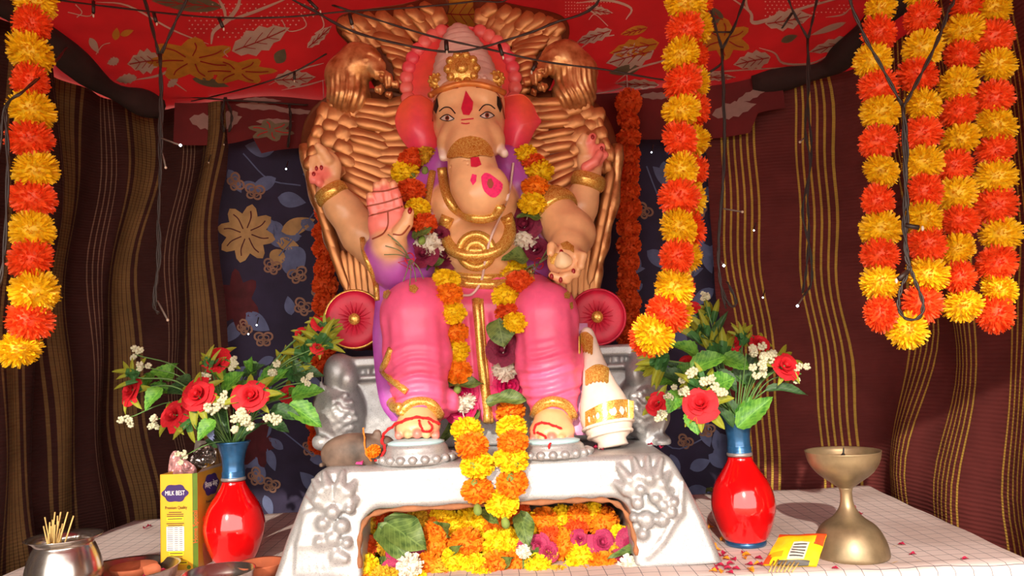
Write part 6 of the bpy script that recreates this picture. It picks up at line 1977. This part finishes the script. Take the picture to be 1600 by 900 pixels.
# ================================================================== incense packet by the lamp
m_pky = mat('yellow_packet_print', lin(236, 196, 30), 0.35, var=0.15, vscale=50, coat=0.4)
m_pkr = mat('red_packet_print', lin(214, 74, 30), 0.35, var=0.2, vscale=40, coat=0.4)
pk = empty('incense_packet', WZ(1236, 872, ZT), 'open yellow and red incense packet lying against the brass lamp', 'packet')
A = WZ(1192, 886, ZT) + Vector((0, 0, .004)); B = WZ(1276, 888, ZT) + Vector((0, 0, .004))
C = W(1292, 834, B.y + .035); D = W(1218, 836, A.y + .045)
def quadpatch(A, B, C, D, u0, u1, v0, v1, n=8, off=0.0, bul=.010):
    nor = (B - A).cross(D - A).normalized()
    if nor.y > 0: nor = -nor
    g = []
    for j in range(n + 1):
        for i in range(n + 1):
            u = u0 + (u1 - u0) * i / n; w = v0 + (v1 - v0) * j / n
            p = A.lerp(B, u).lerp(D.lerp(C, u), w)
            h = bul * (math.sin(pi * u) * math.sin(pi * w)) ** .6 if 0 < u < 1 and 0 < w < 1 else 0
            h += .0012 * math.sin(9 * u + 14 * w)
            g.append(p + nor * (h + off))
    return g, [(j * (n + 1) + i, j * (n + 1) + i + 1, (j + 1) * (n + 1) + i + 1, (j + 1) * (n + 1) + i) for j in range(n) for i in range(n)]
v, f = quadpatch(A, B, C, D, 0, 1, 0, 1); mbx = MB().add(v, f)
v2, f2 = quadpatch(A, B, C, D, 0, 1, 0, 1, off=-.003, bul=-.002); mbx.add(v2, f2)
mbx.build('packet_body', m_pky, pk)
for (u0, u1, w0, w1, m, nm, o_) in [(.0, 1.0, .9, 1.0, m_pkr, 'red_band', .0006), (.82, 1.0, .6, .92, m_pkr, 'red_band', .0007), (.0, .12, .0, .3, m_pkr, 'red_band', .0006), (.42, .74, .12, .62, mat('grey_packet_label', lin(190, 184, 176), .5, var=.2, vscale=90), 'label_panel', .0009), (.08, .3, .2, .34, mat('amber_packet_print', lin(206, 150, 20), .4), 'stamp', .0009)]:
    v, f = quadpatch(A, B, C, D, u0, u1, w0, w1, 5, o_); MB().add(v, f).build(nm, m, pk)
mbx = MB()
for i in range(5):
    v, f = quadpatch(A, B, C, D, .45, .71, .18 + i * .085, .21 + i * .085, 4, .0014); mbx.add(v, f)
tag(mbx.build('label_print', m_black, pk), kind='stuff')
v, f = quadpatch(A, B, C, D, .28, .86, -.03, .10, 5, .0012); MB().add(v, f).build('packet_mouth_shade', mat('painted_mouth_shade', lin(60, 52, 48), .5, var=.2), pk)  # dark patch on the packet face: painted shade of its open mouth
for i in range(7):
    a = W(1210 + i * 7, 884 + (i % 3), A.y - .004); a.z = ZT + .010 + .002 * (i % 2)
    b = WZ(1202 + i * 6, 896, ZT) + Vector((0, 0, .003))
    v, f = tube([a, b], .0014, 5)
    tag(MB().add(v, f).build('incense_stick', m_stick), 'short yellow incense stick poking out of the open packet', 'incense stick', 'incense sticks in the packet')

# ================================================================== offerings on the pedestal
m_mouse = mat('mottled_grey_brown_paint', lin(104, 84, 72), 0.6, var=0.6, vscale=26, bump=0.3)
mo = empty('mouse_figurine', Vector((W(555, 715, 1.47).x, 1.47, zt)), 'mottled brown mouse figurine with red and orange threads beside the left foot', 'figurine')
O_ = Sdf((W(495, 690, 1.47).x, 1.42, zt - .01), (W(625, 690, 1.47).x, 1.54, zt + .09), .0026)
zc_ = zt + .02
def mp(px, h, Y=1.475): q = W(px, 700, Y); return Vector((q.x, Y, zt + h))
O_.ell(mp(552, .022), (S(50, 1.475), .030, .036), k=.01)
O_.ell(mp(578, .030), (S(24, 1.475), .024, .022), k=.012)
O_.chain([(mp(588, .034), .018), (mp(604, .036), .012), (mp(614, .034), .006)], .008)
for s in (-1, 1): O_.ell(mp(590, .052, 1.475 + s * .012), (.009, .004, .010), k=.003)
O_.ell(mp(524, .010), (S(18, 1.475), .018, .014), k=.01)
obj('mouse_body', O_.mesh('mouse_body'), m_mouse, mo)
v, f = tube(catmull([mp(512, .008), mp(504, .004, 1.46), mp(500, .004, 1.45)], 5), [.004] * 10 + [.002], 6); MB().add(v, f).build('tail', m_mouse, mo)
m_rt = mat('red_sacred_thread', lin(208, 22, 26), 0.8, var=0.2, vscale=200, bump=0.5, bscale=500)
m_ot = mat('orange_thread', lin(226, 122, 40), 0.8, var=0.2, vscale=200)
def thread(label, pts, Y0, r, m, bv, off=.004, name='thread', group=None):
    P = []
    for q in catmull([Vector((a, b, 0)) for a, b in pts], 6):
        loc, nor = hit(bv, q.x, q.y, Y0); P.append(loc + nor * off)
    for _ in range(2): P = [P[0]] + [(P[i - 1] + P[i] * 2 + P[i + 1]) / 4 for i in range(1, len(P) - 1)] + [P[-1]]
    v, f = tube(P, r, 6)
    # twist a second ply around the first
    P2 = [p + Vector((math.cos(i * 1.3), 0, math.sin(i * 1.3))) * r for i, p in enumerate(P)]
    v2, f2 = tube(P2, r * .8, 6)
    o = MB().add(v, f).add(v2, f2).build(name, m)
    return tag(o, label, 'thread', group)
bv_off = bvh_of([body, dhoti, pedbody, sh1, sh2] + feet + [q for q in bpy.data.objects if q.name.startswith('lotus_footrest') or q.name.startswith('mouse_body')])
thread('twisted red thread draped over the left foot and down the mouse', [(684, 664), (668, 656), (648, 654), (630, 660), (612, 668), (602, 676), (596, 690), (604, 702), (598, 714), (584, 718)], 1.46, .0022, m_rt, bv_off)
thread('red thread curl hanging over toes of the left foot', [(654, 658), (660, 672), (668, 676), (674, 668), (668, 660)], 1.46, .0018, m_rt, bv_off)
thread('looped red thread lying over the right foot', [(836, 678), (838, 666), (850, 662), (864, 666), (876, 670)], 1.46, .0018, m_rt, bv_off)
thread('loose end of red thread below the right foot', [(840, 676), (852, 684), (860, 692), (858, 700)], 1.44, .0018, m_rt, bv_off)
thread('orange thread tied round the mouse figurine', [(568, 668), (570, 690), (572, 708), (580, 718)], 1.46, .0014, m_ot, bv_off)
for (px, py, r, k_) in [(584, 708, 12, 'o')]:
    loc, nor = hit(bv_off, px, py, 1.45)
    o = bloom(RM[k_][0], loc + Vector((0, -.006, .004)), S(r, 1.45), (0, -.5, 1)); o.name = 'loose_marigold'
    tag(o, 'small orange marigold head resting against the mouse figurine', 'flower')
m_pinkp = mat('pink_paper', lin(226, 70, 140), 0.6, var=0.2, vscale=30)
mbx = MB()
q = [WZ(516, 722, zt + .004), WZ(566, 726, zt + .003), WZ(572, 714, zt + .012), WZ(548, 712, zt + .010), WZ(530, 716, zt + .006)]
top = [p + Vector((0, 0, .004)) for p in q]
mbx.add(q + top, [(0, 1, 2, 3, 4), (9, 8, 7, 6, 5)] + [(i, (i + 1) % 5, 5 + (i + 1) % 5, 5 + i) for i in range(5)])
tag(mbx.build('paper_packet', m_pinkp, smooth=False), 'folded pink paper packet in front of the mouse figurine', 'packet')
# grass bundles tucked into the garland
m_grass = mat('dry_green_grass', lin(120, 128, 84), 0.7, var=0.25, vscale=60)
for (bx, by, ends, lab) in ((640, 404, [(606, 366), (612, 372), (602, 384), (600, 398), (618, 380), (630, 440), (640, 446), (650, 440), (662, 436)], 'bundle of grass blades tied with red thread left of the belly'),
                            (842, 412, [(858, 384), (868, 376), (872, 388), (862, 396), (812, 424), (806, 430), (816, 436), (824, 440), (866, 400)], 'bundle of grass blades tied with red thread beside the sweet-holding hand')):
    loc, nor = hit(bv_wear, bx, by, 1.6)
    ge = empty('grass_bundle', loc + Vector((0, -.014, 0)), lab, 'grass')
    yb_ = loc.y - .016
    for (ex, ey) in ends:
        l2, n2 = hit(bv_wear, ex, ey, yb_ + .02)
        y2 = min(max(l2.y - .010, yb_ - .03), yb_ + .01)
        v, f = tube(catmull([W(bx, by, yb_), W((bx + ex) / 2 + 2, (by + ey) / 2 - 3, (yb_ + y2) / 2 - .008), W(ex, ey, y2)], 5), .0011, 5)
        MB().add(v, f).build('grass_blade', m_grass, ge)
    pts = [W(bx + 7 * math.cos(a), by + 9 * math.sin(a), yb_ - .004 + .004 * math.sin(a * 2)) for a in [2 * pi * i / 12 for i in range(13)]]
    v, f = tube(pts + [W(bx - 18, by + 6, yb_), W(bx + 4, by + 18, yb_)], .0012, 5); MB().add(v, f).build('red_tie', m_rt, ge)
# stray petals
m_petal = mat('crimson_petal', lin(176, 20, 66), 0.7, var=0.25, vscale=50, trans=0.15)
m_shred = mat('orange_petal_shred', lin(232, 150, 30), 0.7, var=0.25, vscale=50, trans=0.15)
PET = leaf_mesh('petal', m_petal, .5, .2, 0, 6, 4, .1, 1); SHR = leaf_mesh('petal_shred', m_shred, .5, .2, 0, 5, 4, .1, 1)
PR = random.Random(9)
def stray(px, py, z, me, L, label, group, cat='petal'):
    p = WZ(px, py, z) + Vector((0, 0, .002)); a = PR.uniform(0, 6.28)
    o = put_leaf(me, p, p + Vector((math.cos(a), math.sin(a), .25)) * S(L, p.y), S(L * .7, p.y), (0, -.2, 1), None, 'petal')
    tag(o, label, cat, group)
for (px, py, lab) in [(1206, 782, 'crimson petal on the cloth right of the red vase behind the lamp'), (1338, 796, 'crimson petal on the cloth just right of the lamp stem'), (1344, 806, 'lower crimson petal right of the lamp stem'),
        (1404, 852, 'crimson petal on the cloth right of the lamp foot'), (1504, 876, 'crimson petal near the front right corner of the table'), (1432, 868, 'crimson petal halfway between lamp foot and table corner'), (1300, 890, 'crimson petal in front of the brass lamp foot')]:
    stray(px, py, ZT, PET, 10, lab, 'petals around the lamp')
for i in range(26):
    stray(PR.uniform(1112, 1196), PR.uniform(868, 899), ZT, PR.choice((PET, SHR)), 12, 'petal scrap in the litter at the foot of the right vase', 'petal litter by the right vase')
for i in range(10):
    stray(PR.uniform(1108, 1140), PR.uniform(800, 866), ZT, SHR, 13, 'orange petal scrap between the pedestal and the right vase', 'petals between pedestal and vase')
for (px, py) in [(934, 702), (928, 704), (940, 704), (936, 699)]: stray(px, py, zt, PET, 10, 'crimson petal lying on the silver pedestal below the mace', 'petals below the mace')
for (px, py) in [(1012, 697), (1032, 702)]: stray(px, py, zt, PET, 10, 'crimson petal on the right end of the silver pedestal', 'petals on the pedestal end')
for (px, py) in [(236, 823), (228, 826)]: stray(px, py, ZT, PET, 9, 'crimson petal on the cloth left of the yellow carton', 'petals left of the carton')
for i in range(5):
    p = pc + Vector((.05 + PR.uniform(-.012, .012), PR.uniform(-.02, .03), .012)); a = PR.uniform(0, 6.28)
    tag(put_leaf(PET, p, p + Vector((math.cos(a), math.sin(a), .5)) * .016, .014, (0, -.4, 1), None, 'petal'), 'pink petal lying in the steel plate beside the pot', 'petal', 'petals in the plate')
for i in range(7):
    stray(PR.uniform(1340, 1440), PR.uniform(820, 886), ZT, leaf_mesh('straw', m_stick, .1, 0, 0, 3, 1, 0, .15), 12, 'bit of dry straw on the cloth right of the brass lamp', 'straw bits by the lamp', 'straw')
o = put_leaf(LEAFD[0], WZ(1104, 770, ZT) + Vector((0, 0, .004)), WZ(1140, 778, ZT) + Vector((0, 0, .012)), .035, (0, -.3, 1), None, 'betel_leaf')
tag(o, 'green leaf lying on the cloth behind the right vase', 'leaf')

# ================================================================== string lights
m_wire = mat('dark_wire', lin(44, 28, 22), 0.5, var=0.1)
m_wirec = mat('grey_clear_wire', lin(120, 108, 98), 0.35, var=0.1)
m_led = mat('clear_led', lin(230, 230, 235), 0.2, var=0, emit=((.85, .92, 1.0), 6.0))
m_ledoff = mat('unlit_led', lin(210, 190, 170), 0.15, var=0)
def wires(label, lines, Y, r=.0022, stubs=(), leds=(), m=None, anchor=True):
    first = lines[0][0]
    e = empty('string_light', W(first[0], first[1], first[2] if len(first) > 2 else Y), label, 'string lights', 'string lights under the ceiling')
    for ln in lines:
        K = [W(q[0], q[1], q[2] if len(q) > 2 else Y) for q in ln]
        up_ = lambda p: Vector((p.x, p.y, ceil_z(p.x, p.y)))
        if ln[0][1] < -2: K.insert(0, up_(K[0]))
        if ln[-1][1] < -2: K.append(up_(K[-1]))
        P = catmull(K, 6)
        for ply in range(2):
            Q = [p + Vector((math.cos(i * .9 + ply * pi), math.sin(i * .9 + ply * pi) * .5, math.sin(i * .9 + ply * pi) * .5)) * r * .8 for i, p in enumerate(P)]
            v, f = tube(Q, r * .75, 5); MB().add(v, f).build('wire', m or m_wire, e)
    for (x0, y0, x1, y1) in stubs:
        v, f = tube([W(x0, y0, Y), W(x1, y1, Y - .004)], r * 1.7, 6); MB().add(v, f).build('lead', m_wire, e)
        v, f = ellv(W(x1 + (x1 - x0) * .25, y1 + (y1 - y0) * .25, Y - .004), (.0022, .0022, .004), 8, 6); MB().add(v, f).build('led', m_ledoff, e)
    for (x0, y0, x1, y1, on) in leds:
        v, f = tube([W(x0, y0, Y), W(x1, y1, Y - .01)], r * .7, 5); MB().add(v, f).build('lead', m_wirec, e)
        v, f = ellv(W(x1, y1, Y - .01), (.0026, .0026, .0026), 8, 6); MB().add(v, f).build('led', m_led if on else m_ledoff, e)
    return e
wires('dark light wire sagging in a curve in front of the white crown', [[(430, -30), (500, 22), (560, 52), (640, 72), (700, 81), (745, 76), (800, 60), (860, 38), (940, -8)]], 1.45, .0026, [(697, 64, 698, 78)])
wires('dark light wire running down to the right past the crown', [[(520, 8), (600, 34), (680, 58), (760, 76), (850, 96), (940, 108), (1060, 126), (1122, 104), (1129, 76)]], 1.47, .0022, [(780, 70, 785, 86), (838, 98, 832, 110), (546, 22, 550, 38)])
wires('dark light wire stretched across the ceiling above the left swan', [[(60, -6), (200, 14), (330, 27), (440, 27), (540, 18), (640, 12), (740, 2), (800, -12)]], 1.55, .0022, [(146, 2, 146, 20), (342, 28, 348, 42), (478, -4, 496, 14), (240, 20, 244, 34)])
wires('thin light wire rising from the valance to the left swan', [[(300, 158, 2.08), (340, 149, 1.95), (400, 133), (460, 112), (510, 84)]], 1.80, .0020, [(460, 112, 460, 124)])
wires('light wire tied along the back edge of the red ceiling', [[(260, 148, 2.11), (340, 155, 2.11), (420, 160, 2.11), (480, 164, 2.11)], [(352, 152, 2.11), (346, 180, 2.11), (350, 206, 2.11)], [(352, 152, 2.11), (362, 180, 2.11), (358, 206, 2.11)], [(452, 162, 2.11), (454, 190, 2.11), (450, 230, 2.11)]], 2.11, .003)
wires('bundle of light wires hanging in front of the brown blanket', [[(216, -40), (232, 20), (248, 84)], [(306, -40), (276, 30), (252, 84)], [(250, 84), (251, 150), (249, 210), (250, 280), (247, 350), (246, 420), (242, 480)], [(250, 84), (253, 160), (252, 240), (248, 330), (250, 400), (240, 470), (248, 490)]], 1.40, .0024,
      (), [(252, 216, 282, 227, 1), (254, 240, 259, 262, 0), (246, 470, 262, 500, 0)])
wires('left bundle of light wires hanging before the maroon blanket, near the garland', [[(1102, -40), (1112, 20), (1128, 76)], [(1170, -40), (1152, 30), (1129, 76)], [(1128, 76), (1130, 150), (1132, 240), (1126, 330), (1122, 400), (1128, 450), (1142, 478), (1150, 470), (1136, 440)], [(1128, 76), (1132, 180), (1130, 280), (1124, 360), (1124, 430), (1134, 482)], [(1116, 50), (1145, 50)]], 1.45, .0022,
      (), [(1130, 326, 1160, 331, 0), (1126, 408, 1131, 415, 1)])
wires('middle bundle of light wires hanging before the maroon blanket', [[(1224, -40), (1236, 10), (1262, 60)], [(1282, -40), (1272, 20), (1263, 60)], [(1262, 60), (1264, 130), (1258, 200), (1266, 260), (1254, 330), (1266, 390), (1268, 440), (1256, 462)], [(1262, 60), (1262, 160), (1268, 230), (1262, 300), (1264, 360), (1260, 420), (1254, 458)], [(1238, 20), (1222, 44)]], 1.50, .0020,
      (), [(1256, 462, 1246, 478, 1), (1258, 214, 1250, 222, 0)])
wires('right bundle of light wires looping down over the paper garlands', [[(1322, -40), (1345, 44), (1376, 102), (1410, 165)], [(1492, -40), (1480, 20), (1462, 70), (1432, 130), (1411, 168)], [(1411, 165), (1417, 230), (1414, 300), (1412, 360), (1420, 416), (1408, 450), (1404, 480), (1416, 498), (1436, 496), (1442, 474), (1430, 440), (1421, 416)], [(1411, 165), (1413, 260), (1418, 330), (1414, 390), (1421, 420)]], 1.12, .0022, [(1414, 352, 1436, 356), (1418, 424, 1404, 436)])
wires('thin light wire crossing the far left paper garland', [[(104, 74, 1.75), (84, 100, 1.3), (40, 140), (8, 170), (-4, 260)], [(8, 170), (12, 260), (6, 400), (-6, 470)]], 1.08, .0022)
for (px, py, Y, on, lab) in [(388, 522, 2.16, 1, 'bright fairy light low on the navy cloth above the left roses'), (401, 508, 2.16, 1, 'smaller bright fairy light just right of the one above the left roses'),
        (447, 264, 2.16, 1, 'bluish fairy light left of the raised left hand'), (1018, 238, 2.16, 1, 'bluish fairy light between the throne and the hanging garland'),
        (350, 226, 2.11, 0, 'dim fairy light below the red valance on the left'), (1178, 360, 2.10, 1, 'warm fairy light on the maroon blanket right of the hanging garland'),
        (1192, 465, 2.08, 1, 'fairy light on the maroon blanket above the right roses'), (326, 254, 2.08, 0, 'dim fairy light on the brown blanket beside the navy cloth')]:
    e = empty('fairy_light', W(px, py, Y), lab, 'fairy light', 'fairy lights on the back cloth')
    v, f = ellv(W(px, py, Y), (.0022, .0022, .0022), 8, 6); MB().add(v, f).build('led', m_led if on else m_ledoff, e)
    v, f = tube([W(px, py, Y), W(px + 3, py - 12, Y + .02)], .0016, 5); MB().add(v, f).build('lead', m_wire, e)
